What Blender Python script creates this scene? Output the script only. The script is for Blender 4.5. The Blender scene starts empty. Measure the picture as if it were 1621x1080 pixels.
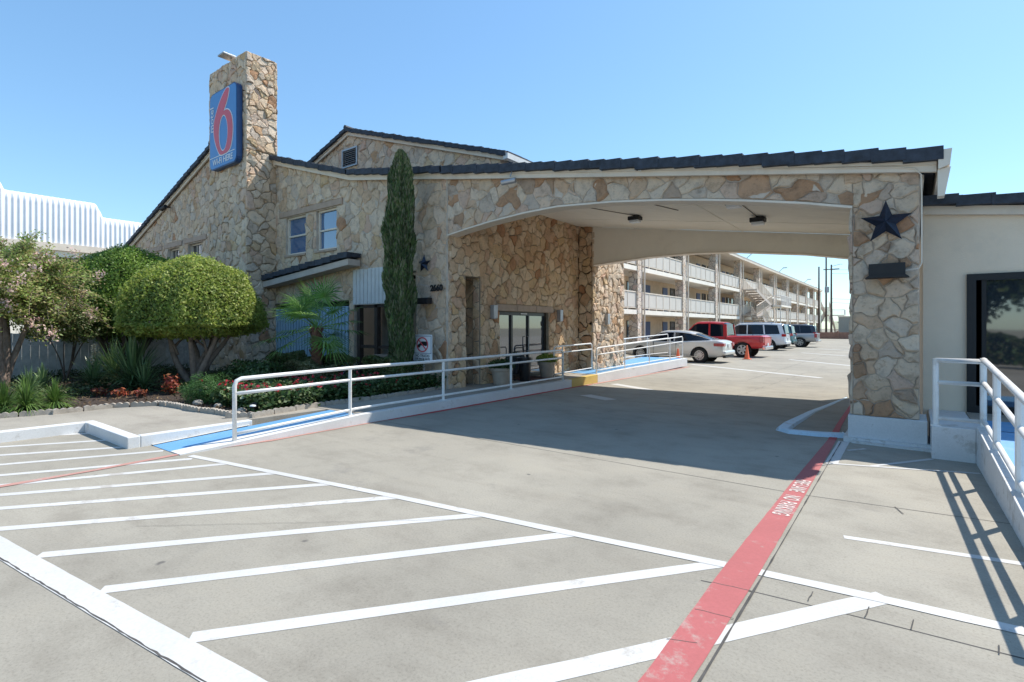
import bpy, bmesh, math, random
import numpy as np
from mathutils import Vector, Matrix
from mathutils.geometry import tessellate_polygon
random.seed(7); rng = np.random.default_rng(7)
sc = bpy.context.scene
# World frame: x runs along the stone facade (right +), y runs along the driveway (away +),
# the origin is the foot of the canopy's front pier; metres.
cam = bpy.data.cameras.new('camera'); co = bpy.data.objects.new('camera', cam)
sc.collection.objects.link(co); sc.camera = co
co.location = (.659, -8.824, 1.6)
co.rotation_euler = (math.radians(90), 0, math.radians(37.28))
cam.lens = 18.43; cam.sensor_width = 36; cam.shift_y = -.0130
cam.clip_end = 2000; cam.clip_start = .05
SUN = Vector((1.39, 2.516, 4.0)).normalized()
w = bpy.data.worlds.new('World'); sc.world = w; w.use_nodes = True
nt = w.node_tree; bg = nt.nodes['Background']; sky = nt.nodes.new('ShaderNodeTexSky')
sky.sky_type = 'NISHITA'; sky.sun_disc = False
sky.sun_elevation = math.asin(SUN.z); sky.sun_rotation = math.atan2(SUN.x, SUN.y)
sky.air_density = 1.0; sky.dust_density = .35; sky.ozone_density = 1.0
hs = nt.nodes.new('ShaderNodeMix'); hs.data_type = 'RGBA'; hs.blend_type = 'MULTIPLY'; hs.inputs[0].default_value = 1; hs.inputs[7].default_value = (1.00, 1.27, 1.42, 1)
gm = nt.nodes.new('ShaderNodeGamma'); gm.inputs[1].default_value = .68; st_ = nt.nodes.new('ShaderNodeHueSaturation'); st_.inputs['Saturation'].default_value = 1.22
nt.links.new(sky.outputs[0], gm.inputs[0]); nt.links.new(gm.outputs[0], st_.inputs['Color']); nt.links.new(st_.outputs[0], hs.inputs[6]); nt.links.new(hs.outputs[2], bg.inputs[0]); bg.inputs[1].default_value = .15
sl = bpy.data.lights.new('sun', 'SUN'); so = bpy.data.objects.new('sun', sl); sc.collection.objects.link(so)
so.rotation_euler = SUN.to_track_quat('Z', 'Y').to_euler(); so.location = (20, 30, 60)
sl.energy = 3.7; sl.angle = math.radians(.53); sl.color = (1, .945, .86)
sc.view_settings.view_transform = 'Standard'; sc.view_settings.look = 'None'
sc.view_settings.exposure = .80; sc.view_settings.gamma = 1
sc.render.engine = 'CYCLES'

# ------------------------------------------------------------------ materials
def newmat(name):
    m = bpy.data.materials.new(name); m.use_nodes = True
    t = m.node_tree; b = t.nodes['Principled BSDF']
    return m, t, b
def N(t, kind, **kw):
    n = t.nodes.new(kind)
    for k, v in kw.items():
        if k in n.inputs: n.inputs[k].default_value = v
        else: setattr(n, k, v)
    return n
def noise(t, scale, detail=4, rough=.6, coord=None, warp=None):
    n = N(t, 'ShaderNodeTexNoise'); n.inputs['Scale'].default_value = scale
    n.inputs['Detail'].default_value = detail; n.inputs['Roughness'].default_value = rough
    if coord is not None: t.links.new(coord, n.inputs['Vector'])
    return n
def ramp(t, src, stops, interp='LINEAR'):
    r = N(t, 'ShaderNodeValToRGB'); cr = r.color_ramp; cr.interpolation = interp
    while len(cr.elements) < len(stops): cr.elements.new(.5)
    for e, (p, c) in zip(cr.elements, stops):
        e.position = p; e.color = (c[0], c[1], c[2], 1) if hasattr(c, '__len__') else (c, c, c, 1)
    t.links.new(src, r.inputs[0]); return r
def mix(t, fac, a, b, mode='MIX'):
    n = N(t, 'ShaderNodeMix'); n.data_type = 'RGBA'; n.blend_type = mode
    for s, i in ((fac, 0), (a, 6), (b, 7)):
        if hasattr(s, 'default_value') or hasattr(s, 'is_output'): t.links.new(s, n.inputs[i])
        elif hasattr(s, '__len__'): n.inputs[i].default_value = (*s[:3], 1)
        else: n.inputs[i].default_value = s
    return n.outputs[2]
def bump(t, b, h, strength=.3, dist=.02):
    n = N(t, 'ShaderNodeBump'); n.inputs['Strength'].default_value = strength; n.inputs['Distance'].default_value = dist
    t.links.new(h, n.inputs['Height']); t.links.new(n.outputs[0], b.inputs['Normal']); return n
def objco(t):
    return N(t, 'ShaderNodeNewGeometry').outputs['Position']
def mat(name, col, rough=.6, var=.15, scale=3., bmp=.1, metal=0, bscale=None, spec=.5, coat=0, dirt=None):
    m, t, b = newmat(name); co_ = objco(t)
    n = noise(t, scale, 6, .65, co_)
    c2 = [max(0, c*(1-var)) for c in col]; c1 = [min(1, c*(1+var)) for c in col]
    r = ramp(t, n.outputs[0], [(.3, c2), (.7, c1)])
    out = r.outputs[0]
    if dirt:
        n3 = noise(t, scale*.35, 8, .75, co_)
        f = ramp(t, n3.outputs[0], [(.52, 0), (.7, dirt[1])])
        out = mix(t, f.outputs[0], out, dirt[0])
    t.links.new(out, b.inputs['Base Color'])
    b.inputs['Roughness'].default_value = rough; b.inputs['Metallic'].default_value = metal
    b.inputs['Specular IOR Level'].default_value = spec; b.inputs['Coat Weight'].default_value = coat
    if bmp:
        n2 = noise(t, bscale or scale*12, 5, .7, co_); bump(t, b, n2.outputs[0], bmp, .01)
    return m
def stone_mat(name, stops, warmth=(1, 1, 1), wall=True):
    """natural fieldstone: each stone (mesh island) takes its own colour, mottled inside"""
    m, t, b = newmat(name); g = N(t, 'ShaderNodeNewGeometry'); pos = g.outputs['Position']
    rc = ramp(t, g.outputs['Random Per Island'], stops)
    n1 = noise(t, 5, 7, .72, pos); n2 = noise(t, 17, 6, .7, pos)
    a = ramp(t, n1.outputs[0], [(.34, (.66, .64, .62)), (.48, (.96, .95, .94)), (.6, (1.05, 1.02, .98)), (.72, (1.14, 1.02, .90))])
    c = mix(t, 1, rc.outputs[0], a.outputs[0], 'MULTIPLY')
    rust = ramp(t, n2.outputs[0], [(.56, 0), (.72, .7)])
    c = mix(t, rust.outputs[0], c, (.33, .22, .13))
    t.links.new(mix(t, 1, c, warmth, 'MULTIPLY'), b.inputs['Base Color'])
    b.inputs['Roughness'].default_value = .9; b.inputs['Specular IOR Level'].default_value = .25
    n3 = noise(t, 8, 10, .82, pos); bump(t, b, n3.outputs[0], .9, .06)
    return m
CREAM = (.68, .57, .45); PALE = (.74, .66, .56); TAN = (.60, .46, .34); GREY = (.55, .50, .45); RUST = (.47, .28, .18); PINK = (.62, .47, .39); GOLD = (.64, .51, .34)
M = {}
M['stone'] = stone_mat('fieldstone', [(0, PALE), (.16, CREAM), (.3, PALE), (.42, GREY), (.5, CREAM), (.62, TAN), (.7, PALE), (.8, PINK), (.87, CREAM), (.93, GOLD), (.97, RUST), (1, CREAM)], (1.06, .98, .90))
M['stone_warm'] = stone_mat('fieldstone_warm', [(0, CREAM), (.2, PALE), (.35, TAN), (.5, CREAM), (.66, GOLD), (.76, PINK), (.84, TAN), (.91, RUST), (.95, CREAM), (1, PALE)], (1.10, .97, .83))
M['stone_pier'] = stone_mat('fieldstone_pier', [(0, GREY), (.12, PALE), (.26, CREAM), (.36, PALE), (.48, PINK), (.58, PALE), (.66, TAN), (.74, CREAM), (.80, (.50, .30, .19)), (.86, GREY), (.91, (.42, .29, .20)), (.97, (.54, .34, .22)), (1, CREAM)], (1.04, .97, .90))
M['mortar'] = mat('mortar', (.34, .27, .20), .95, .3, 4, .4)
M['mortar_light'] = mat('mortar_light', (.52, .44, .36), .95, .3, 4, .4)
def farstone():
    m, t, b = newmat('stone_cladding'); pos = objco(t)
    v = N(t, 'ShaderNodeTexVoronoi'); v.inputs['Scale'].default_value = 3.6; t.links.new(pos, v.inputs['Vector'])
    v2 = N(t, 'ShaderNodeTexVoronoi'); v2.feature = 'DISTANCE_TO_EDGE'; v2.inputs['Scale'].default_value = 3.6; t.links.new(pos, v2.inputs['Vector'])
    sp = N(t, 'ShaderNodeSeparateColor'); t.links.new(v.outputs['Color'], sp.inputs[0])
    r = ramp(t, sp.outputs[0], [(0, GREY), (.25, CREAM), (.5, TAN), (.75, PALE), (.95, PINK)])
    e = ramp(t, v2.outputs['Distance'], [(.02, 1), (.06, 0)])
    t.links.new(mix(t, e.outputs[0], r.outputs[0], (.24, .2, .16)), b.inputs['Base Color'])
    b.inputs['Roughness'].default_value = .9
    bump(t, b, ramp(t, v2.outputs['Distance'], [(0, 0), (.1, 1)]).outputs[0], .6, .03)
    return m
M['far_stone'] = farstone()
def concrete(name, base, stain=.35):
    m, t, b = newmat(name); pos = objco(t)
    big = noise(t, .22, 5, .6, pos); mid = noise(t, 1.7, 8, .72, pos); fine = noise(t, 60, 3, .8, pos)
    mp = N(t, 'ShaderNodeMapping'); mp.inputs['Scale'].default_value = (.55, 2.4, 1); mp.inputs['Rotation'].default_value = (0, 0, .12); t.links.new(pos, mp.inputs['Vector'])
    streak = noise(t, 1.1, 7, .7, mp.outputs[0])
    lo = [c*.80 for c in base]; hi = [min(1, c*1.14) for c in base]
    c = ramp(t, big.outputs[0], [(.3, lo), (.7, hi)]).outputs[0]
    c = mix(t, 1, c, ramp(t, mid.outputs[0], [(.28, (.80, .79, .78)), (.5, (1, 1, 1)), (.74, (1.06, 1.05, 1.03))]).outputs[0], 'MULTIPLY')
    c = mix(t, 1, c, ramp(t, streak.outputs[0], [(.34, (.90, .89, .885)), (.5, (1, 1, 1))]).outputs[0], 'MULTIPLY')
    c = mix(t, 1, c, ramp(t, fine.outputs[0], [(.32, (.80, .79, .78)), (.46, (1, 1, 1)), (.62, (1.08, 1.08, 1.08))]).outputs[0], 'MULTIPLY')
    # dark oil spots and gum
    v = N(t, 'ShaderNodeTexVoronoi'); v.inputs['Scale'].default_value = 1.5; v.inputs['Randomness'].default_value = 1
    wv = N(t, 'ShaderNodeVectorMath'); wv.operation = 'ADD'; t.links.new(pos, wv.inputs[0])
    wn = noise(t, 6, 3, .6, pos); sm = N(t, 'ShaderNodeVectorMath'); sm.operation = 'SCALE'; t.links.new(wn.outputs['Color'], sm.inputs[0]); sm.inputs['Scale'].default_value = .08
    t.links.new(sm.outputs[0], wv.inputs[1]); t.links.new(wv.outputs[0], v.inputs['Vector'])
    sp = ramp(t, v.outputs['Distance'], [(.026, stain*1.2), (.055, 0)])
    c = mix(t, sp.outputs[0], c, (.09, .085, .08))
    oil = noise(t, .6, 6, .8, pos)
    c = mix(t, ramp(t, oil.outputs[0], [(.585, 0), (.70, stain*.75)]).outputs[0], c, (.17, .16, .15))
    t.links.new(c, b.inputs['Base Color']); b.inputs['Roughness'].default_value = .88; b.inputs['Specular IOR Level'].default_value = .3
    bump(t, b, fine.outputs[0], .25, .004)
    return m
M['concrete'] = concrete('concrete', (.305, .284, .238), .65)
M['walk'] = concrete('walk_concrete', (.33, .305, .26), .3)
def paint(name, col, wear=.35, under=(.37, .34, .30), rough=.75):
    """road or kerb paint worn thin in patches"""
    m, t, b = newmat(name); pos = objco(t)
    n = noise(t, 7, 9, .8, pos); n2 = noise(t, .9, 5, .7, pos); n3 = noise(t, 45, 4, .8, pos)
    a = N(t, 'ShaderNodeMath'); a.operation = 'ADD'; t.links.new(n.outputs[0], a.inputs[0]); t.links.new(n2.outputs[0], a.inputs[1])
    f = ramp(t, a.outputs[0], [(.0, 0), (1, 1)]); f.color_ramp.elements[0].position = .52 if False else .0
    mr = N(t, 'ShaderNodeMapRange'); t.links.new(a.outputs[0], mr.inputs[0])
    mr.inputs[1].default_value = 1.10; mr.inputs[2].default_value = 1.22; mr.inputs[3].default_value = 0; mr.inputs[4].default_value = wear
    c = mix(t, mr.outputs[0], col, under)
    c = mix(t, 1, c, ramp(t, n3.outputs[0], [(.3, (.88, .88, .88)), (.6, (1, 1, 1))]).outputs[0], 'MULTIPLY')
    c = mix(t, 1, c, ramp(t, n2.outputs[0], [(.3, (.87, .87, .86)), (.65, (1.03, 1.03, 1.03))]).outputs[0], 'MULTIPLY')
    t.links.new(c, b.inputs['Base Color']); b.inputs['Roughness'].default_value = rough
    bump(t, b, n3.outputs[0], .2, .004); return m
M['white_line'] = paint('white_line_paint', (.55, .545, .53), .8)
M['red_line'] = paint('red_line_paint', (.40, .105, .105), .6)
M['red_deep'] = paint('red_kerb_paint', (.42, .05, .05), .6)
M['pink_worn'] = paint('worn_red_paint', (.46, .24, .20), 1)
M['blue_paint'] = paint('blue_ramp_paint', (.13, .33, .58), .3, (.3, .4, .5))
M['ice_paint'] = paint('pale_blue_paint', (.55, .68, .78), .8)
M['white_kerb'] = paint('white_kerb_paint', (.66, .66, .655), .6)
M['yellow'] = paint('yellow_kerb_paint', (.62, .44, .12), .6)
M['letters'] = paint('letter_paint', (.66, .55, .51), .55, (.45, .17, .16))
M['joint'] = mat('joint_sealant', (.07, .065, .06), .9, .4, 6, 0)
M['tile'] = mat('slate_blue_roof_tile', (.034, .042, .058), .75, .45, 9, .5, dirt=((.015, .015, .016), .7))
M['fascia'] = mat('cream_fascia', (.72, .63, .52), .6, .06, 3, .05, dirt=((.42, .36, .3), .4))
M['stucco'] = mat('cream_stucco', (.84, .785, .69), .9, .05, 1.2, .35, bscale=70, dirt=((.5, .46, .4), .35))
M['stucco_white'] = mat('pale_stucco', (.80, .675, .525), .9, .07, .9, .5, bscale=60, dirt=((.50, .45, .38), .45))
M['lintel'] = mat('brown_stone_lintel', (.42, .31, .235), .85, .15, 5, .3)
M['white_metal'] = mat('white_enamel_rail', (.74, .73, .71), .4, .06, 8, .08, dirt=((.42, .34, .27), .55))
M['grey_metal'] = mat('galvanised_metal', (.42, .42, .43), .45, .12, 6, .05, metal=.6)
M['black'] = mat('black_metal', (.010, .010, .011), .6, .2, 8, .05)
M['bronze'] = mat('dark_bronze_frame', (.02, .018, .016), .35, .2, 8, .03)
M['star'] = mat('blue_black_star', (.016, .024, .045), .4, .3, 14, .15, metal=.4)
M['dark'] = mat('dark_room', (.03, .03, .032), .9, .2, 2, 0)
M['siding'] = mat('white_board_siding', (.62, .62, .61), .6, .06, 5, .1, dirt=((.35, .33, .3), .4))
M['slat'] = mat('sky_reflection_slats', (.34, .52, .66), .5, .12, 3, .05)  # the blue is sky reflection, put into the slats' base colour
M['plank'] = mat('weathered_white_planks', (.52, .51, .49), .85, .2, 6, .3, dirt=((.22, .2, .19), .6))
M['wood_dark'] = mat('dark_stained_wood', (.05, .035, .028), .7, .3, 10, .2)
M['corr'] = mat('white_corrugated_metal', (.74, .76, .79), .4, .04, 2, 0)
M['mulch'] = mat('bark_mulch', (.045, .03, .022), .95, .6, 18, 1, bscale=45)
M['bark'] = mat('grey_brown_bark', (.24, .18, .145), .9, .35, 9, .8, bscale=30)
M['bark_dark'] = mat('dark_bark', (.10, .075, .06), .9, .35, 9, .8, bscale=30)
M['bark_palm'] = mat('fibrous_palm_bark', (.14, .07, .045), .95, .45, 20, 1, bscale=60)
M['edging'] = mat('scalloped_cement_edging', (.36, .32, .27), .9, .25, 7, .5)
M['pot'] = mat('tan_clay_pot', (.42, .34, .27), .8, .15, 6, .2)
M['pot_black'] = mat('black_glazed_pot', (.02, .02, .022), .3, .2, 6, .05)
M['mat_brown'] = mat('brown_door_mat', (.10, .045, .035), .95, .2, 30, .8)
M['cone'] = mat('orange_cone', (.85, .16, .06), .5, .08, 5, .02)
M['tar'] = mat('lobby_floor', (.2, .17, .14), .5, .1, 2, 0)
def glass(name, col=(.02, .028, .04), rough=.03, spec=1.0, alpha=None):
    m, t, b = newmat(name); b.inputs['Base Color'].default_value = (*col, 1)
    b.inputs['Roughness'].default_value = rough; b.inputs['Specular IOR Level'].default_value = spec
    b.inputs['IOR'].default_value = 1.9
    n = noise(t, 1.3, 2, .5, objco(t)); bump(t, b, n.outputs[0], .015, .05); return m
M['glass'] = glass('tinted_window_glass'); M['glass_blue'] = glass('blue_reflective_glass', (.05, .13, .27), .04)
M['glass_door'] = glass('door_glass', (.035, .05, .075), .03); M['carglass'] = glass('car_glass', (.008, .012, .02), .06, .5); M['carglass'].node_tree.nodes['Principled BSDF'].inputs['IOR'].default_value = 1.45
M['board'] = mat('weathered_tan_board', (.50, .43, .37), .7, .12, 4, .1)
def leafmat(name, cols, rough=.55, trans=.25, big=None):
    m, t, b = newmat(name); g = N(t, 'ShaderNodeNewGeometry')
    stops = [(i/(len(cols)-1), c) for i, c in enumerate(cols)]
    c = ramp(t, g.outputs['Random Per Island'], stops).outputs[0]
    n = noise(t, 1.6, 4, .6, g.outputs['Position'])
    c = mix(t, 1, c, ramp(t, n.outputs[0], [(.33, (.62, .68, .6)), (.62, (1.15, 1.12, .95))]).outputs[0], 'MULTIPLY')
    t.links.new(c, b.inputs['Base Color']); b.inputs['Roughness'].default_value = rough; b.inputs['Specular IOR Level'].default_value = .35
    tr = N(t, 'ShaderNodeBsdfTranslucent'); t.links.new(c, tr.inputs[0]); ms = N(t, 'ShaderNodeMixShader'); ms.inputs[0].default_value = trans
    t.links.new(b.outputs[0], ms.inputs[1]); t.links.new(tr.outputs[0], ms.inputs[2]); t.links.new(ms.outputs[0], t.nodes['Material Output'].inputs[0])
    return m
M['leaf_dome'] = leafmat('yellow_green_privet_leaves', [(.27, .36, .06), (.36, .44, .10), (.19, .28, .06), (.50, .52, .17), (.12, .18, .045)], .5, .42)
M['leaf_dome2'] = leafmat('bright_green_privet_leaves', [(.15, .26, .045), (.22, .35, .06), (.10, .19, .04), (.27, .38, .09)], .5, .4)
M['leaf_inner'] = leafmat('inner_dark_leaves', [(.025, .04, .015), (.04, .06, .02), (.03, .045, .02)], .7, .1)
M['leaf_crape'] = leafmat('myrtle_leaves', [(.20, .31, .08), (.30, .40, .12), (.36, .41, .16), (.42, .32, .18), (.16, .26, .07)], .5, .45)
M['petal_pink'] = leafmat('pink_petals', [(.75, .42, .50), (.82, .62, .64), (.62, .45, .42)], .6, .3)
M['leaf_cyp'] = leafmat('cypress_sprays', [(.035, .07, .03), (.06, .11, .04), (.10, .16, .05), (.17, .17, .11), (.22, .22, .17)], .7, .1)
M['leaf_hedge'] = leafmat('hedge_leaves', [(.06, .11, .035), (.10, .16, .05), (.19, .17, .09), (.04, .08, .025)])
M['leaf_bed'] = leafmat('bedding_leaves', [(.04, .09, .03), (.07, .13, .045), (.03, .06, .022), (.16, .20, .10)])
M['petal_red'] = leafmat('red_petals', [(.55, .02, .04), (.65, .05, .07), (.5, .03, .10)], .5, .2)
M['leaf_palm'] = leafmat('palm_leaflets', [(.11, .24, .05), (.17, .34, .08), (.26, .42, .15), (.08, .17, .05)], .4, .35)
M['leaf_yucca'] = leafmat('yucca_blades', [(.08, .15, .07), (.15, .24, .11), (.26, .34, .18), (.05, .10, .05)], .35, .2)
M['leaf_grass'] = leafmat('liriope_blades', [(.07, .15, .03), (.12, .22, .05), (.17, .26, .07), (.05, .10, .03)], .5, .25)
M['leaf_rose'] = leafmat('rosemary_needles', [(.05, .13, .03), (.08, .19, .05), (.04, .09, .03)], .6, .2)
M['leaf_red'] = leafmat('coppery_leaves', [(.30, .04, .05), (.35, .10, .04), (.2, .03, .04), (.38, .17, .06)], .6, .2)
M['leaf_white'] = leafmat('white_green_leaves', [(.45, .55, .42), (.55, .62, .5)], .5, .3)
M['leaf_tree'] = leafmat('tree_leaves', [(.05, .08, .025), (.08, .12, .04), (.10, .12, .05)])

# ------------------------------------------------------------------ mesh helpers
def tag(o, label=None, cat=None, group=None, kind=None):
    if label: o['label'] = label
    if cat: o['category'] = cat
    if group: o['group'] = group
    if kind: o['kind'] = kind
    return o
def rootloc(o):
    p = Vector((0, 0, 0))
    while o: p += o.location; o = o.parent
    return p
def thing(name, loc, label, cat, group=None):
    o = bpy.data.objects.new(name, None); sc.collection.objects.link(o); o.location = loc
    o.empty_display_size = .2
    return tag(o, label, cat, group)
class MB:
    def __init__(s): s.v = []; s.f = []; s.mi = []
    def add(s, vs, fs, mi=0):
        n = len(s.v); s.v += [tuple(v) for v in vs]; s.f += [tuple(i+n for i in f) for f in fs]; s.mi += [mi]*len(fs); return s
    def box(s, x0, x1, y0, y1, z0, z1, mi=0):
        return s.add([(x0,y0,z0),(x1,y0,z0),(x1,y1,z0),(x0,y1,z0),(x0,y0,z1),(x1,y0,z1),(x1,y1,z1),(x0,y1,z1)],
            [(0,3,2,1),(4,5,6,7),(0,1,5,4),(1,2,6,5),(2,3,7,6),(3,0,4,7)], mi)
    def prism(s, poly, a, b, axis='y', mi=0):
        """extrude a 2D polygon: axis y -> (x,z) polygon from y=a to y=b; x -> (y,z); z -> (x,y)"""
        def P(p, h): return (p[0], h, p[1]) if axis == 'y' else ((h, p[0], p[1]) if axis == 'x' else (p[0], p[1], h))
        n = len(poly); vs = [P(p, a) for p in poly]+[P(p, b) for p in poly]
        tris = tessellate_polygon([[Vector((p[0], p[1], 0)) for p in poly]])
        fs = [tuple(t) for t in tris]+[tuple(i+n for i in reversed(t)) for t in tris]
        fs += [(i, (i+1) % n, (i+1) % n+n, i+n) for i in range(n)]
        return s.add(vs, fs, mi)
    def tube(s, pts, r, n=8, mi=0, r2=None, caps=True):
        pts = [Vector(p) for p in pts]; k = len(pts); vs = []; fs = []
        up = None
        for i, p in enumerate(pts):
            d = (pts[min(i+1, k-1)]-pts[max(i-1, 0)]).normalized()
            if up is None: up = Vector((0, 0, 1)) if abs(d.z) < .9 else Vector((1, 0, 0))
            a = d.cross(up).normalized(); b = a.cross(d).normalized(); up = b
            rr = r if r2 is None else r+(r2-r)*i/(k-1)
            if hasattr(r, '__len__'): rr = r[i]
            for j in range(n):
                t = 2*math.pi*j/n; vs.append(p+a*math.cos(t)*rr+b*math.sin(t)*rr)
        for i in range(k-1):
            for j in range(n): fs.append((i*n+j, i*n+(j+1) % n, (i+1)*n+(j+1) % n, (i+1)*n+j))
        if caps: fs += [tuple(reversed(range(n))), tuple(range((k-1)*n, k*n))]
        return s.add(vs, fs, mi)
    def lathe(s, prof, c, n=24, axis='z', mi=0):
        vs = []; k = len(prof); fs = []
        for r, h in prof:
            for j in range(n):
                t = 2*math.pi*j/n; a, b = r*math.cos(t), r*math.sin(t)
                vs.append((c[0]+a, c[1]+b, c[2]+h) if axis == 'z' else (c[0]+a, c[1]+h, c[2]+b))
        for i in range(k-1):
            for j in range(n): fs.append((i*n+j, i*n+(j+1) % n, (i+1)*n+(j+1) % n, (i+1)*n+j))
        return s.add(vs, fs, mi)
    def build(s, name, m, parent=None, smooth=False, label=None, cat=None, group=None, kind=None, bevel=0):
        me = bpy.data.meshes.new(name); v = np.array(s.v, dtype=float)
        if parent is not None: off = rootloc(parent); loc = Vector((0, 0, 0))
        else:
            lo = v.min(0); hi = v.max(0); off = Vector(((lo[0]+hi[0])/2, (lo[1]+hi[1])/2, lo[2])); loc = off
        v = v-np.array(off); me.from_pydata(v.tolist(), [], s.f)
        for mm in (m if isinstance(m, (list, tuple)) else [m]): me.materials.append(M[mm] if isinstance(mm, str) else mm)
        me.polygons.foreach_set('material_index', s.mi)
        if smooth: me.shade_smooth() if hasattr(me, 'shade_smooth') else None
        me.update(); o = bpy.data.objects.new(name, me); sc.collection.objects.link(o)
        o.parent = parent; o.location = loc
        if bevel:
            md = o.modifiers.new('bevel', 'BEVEL'); md.width = bevel; md.segments = 2; md.limit_method = 'ANGLE'
        if smooth == 'auto':
            me.set_sharp_from_angle(angle=math.radians(35))
        return tag(o, label, cat, group, kind)
def children(o): return [c for c in bpy.data.objects if c.parent == o]
def copy_tree(o, parent=None):
    c = o.copy(); sc.collection.objects.link(c)
    if parent is not None: c.parent = parent
    for ch in children(o): copy_tree(ch, c)
    return c
def quads(name, C, A, B, m, parent=None, mi=None, **kw):
    """many leaf-sized quads: centres C, half axes A, B (Nx3 arrays)"""
    n = len(C); V = np.empty((n, 4, 3)); V[:, 0] = C-A; V[:, 1] = C-B*.9; V[:, 2] = C+A; V[:, 3] = C+B*.9
    off = np.array(rootloc(parent)) if parent is not None else np.array([C[:, 0].mean(), C[:, 1].mean(), C[:, 2].min()])
    V = (V-off).reshape(-1, 3)
    me = bpy.data.meshes.new(name); me.vertices.add(4*n); me.vertices.foreach_set('co', V.ravel())
    me.loops.add(4*n); me.loops.foreach_set('vertex_index', np.arange(4*n, dtype=np.int32))
    me.polygons.add(n); me.polygons.foreach_set('loop_start', np.arange(0, 4*n, 4, dtype=np.int32))
    mats = m if isinstance(m, (list, tuple)) else [m]
    for mm in mats: me.materials.append(M[mm])
    if mi is not None: me.polygons.foreach_set('material_index', mi.astype(np.int32))
    me.update(calc_edges=True); o = bpy.data.objects.new(name, me); sc.collection.objects.link(o)
    o.parent = parent
    if parent is None: o.location = off
    return tag(o, kw.get('label'), kw.get('cat'), kw.get('group'), kw.get('kind'))
def rand_dirs(n):
    d = rng.normal(size=(n, 3)); return d/np.linalg.norm(d, axis=1)[:, None]
def leaf_axes(nrm, size, asp=.55, jit=.7):
    n = len(nrm); d = nrm+rng.normal(size=(n, 3))*jit; d /= np.linalg.norm(d, axis=1)[:, None]
    a = np.cross(d, rand_dirs(n)); a /= np.linalg.norm(a, axis=1)[:, None]+1e-9; b = np.cross(d, a)
    s = (size*(.6+.8*rng.random(n)))[:, None]
    return a*s, b*s*asp
def text_mesh(txt, size, ext, name, m, Mx, parent=None, label=None, cat=None, group=None, kind=None, sx=1, bold=0, spacing=1):
    cu = bpy.data.curves.new(name, 'FONT'); cu.body = txt; cu.size = size; cu.extrude = ext; cu.align_x = 'CENTER'; cu.align_y = 'CENTER'
    cu.offset = bold; cu.resolution_u = 6; cu.space_character = spacing
    tmp = bpy.data.objects.new('tmp', cu); sc.collection.objects.link(tmp); bpy.context.view_layer.update()
    me = bpy.data.meshes.new_from_object(tmp.evaluated_get(bpy.context.evaluated_depsgraph_get())); bpy.data.objects.remove(tmp)
    me.transform(Matrix.Diagonal((sx, 1, 1, 1))); me.transform(Mx)
    mb = MB(); mb.add([v.co for v in me.vertices], [tuple(p.vertices) for p in me.polygons])
    return mb.build(name, m, parent, label=label, cat=cat, group=group, kind=kind)

# ------------------------------------------------------------------ stone walls
def clip(poly, nx, ny, c):
    """keep the side nx*x+ny*y <= c"""
    out = []; n = len(poly)
    for i in range(n):
        a = poly[i]; b = poly[(i+1) % n]; da = nx*a[0]+ny*a[1]-c; db = nx*b[0]+ny*b[1]-c
        if da <= 0: out.append(a)
        if (da < 0 < db) or (db < 0 < da):
            t = da/(da-db); out.append((a[0]+(b[0]-a[0])*t, a[1]+(b[1]-a[1])*t))
    return out
def area(p): return .5*sum(p[i][0]*p[(i+1) % len(p)][1]-p[(i+1) % len(p)][0]*p[i][1] for i in range(len(p)))
def inside(pt, poly):
    x, y = pt; c = False; n = len(poly)
    for i in range(n):
        x1, y1 = poly[i]; x2, y2 = poly[(i+1) % n]
        if (y1 > y) != (y2 > y) and x < (x2-x1)*(y-y1)/(y2-y1)+x1: c = not c
    return c
def nearest_edge(pt, poly):
    best = None; n = len(poly)
    for i in range(n):
        a = poly[i]; b = poly[(i+1) % n]; ex, ey = b[0]-a[0], b[1]-a[1]; L = ex*ex+ey*ey
        t = max(0, min(1, ((pt[0]-a[0])*ex+(pt[1]-a[1])*ey)/L)); d = math.hypot(a[0]+ex*t-pt[0], a[1]+ey*t-pt[1])
        if best is None or d < best[0]: best = (d, a, (ex/math.sqrt(L), ey/math.sqrt(L)))
    return best
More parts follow.
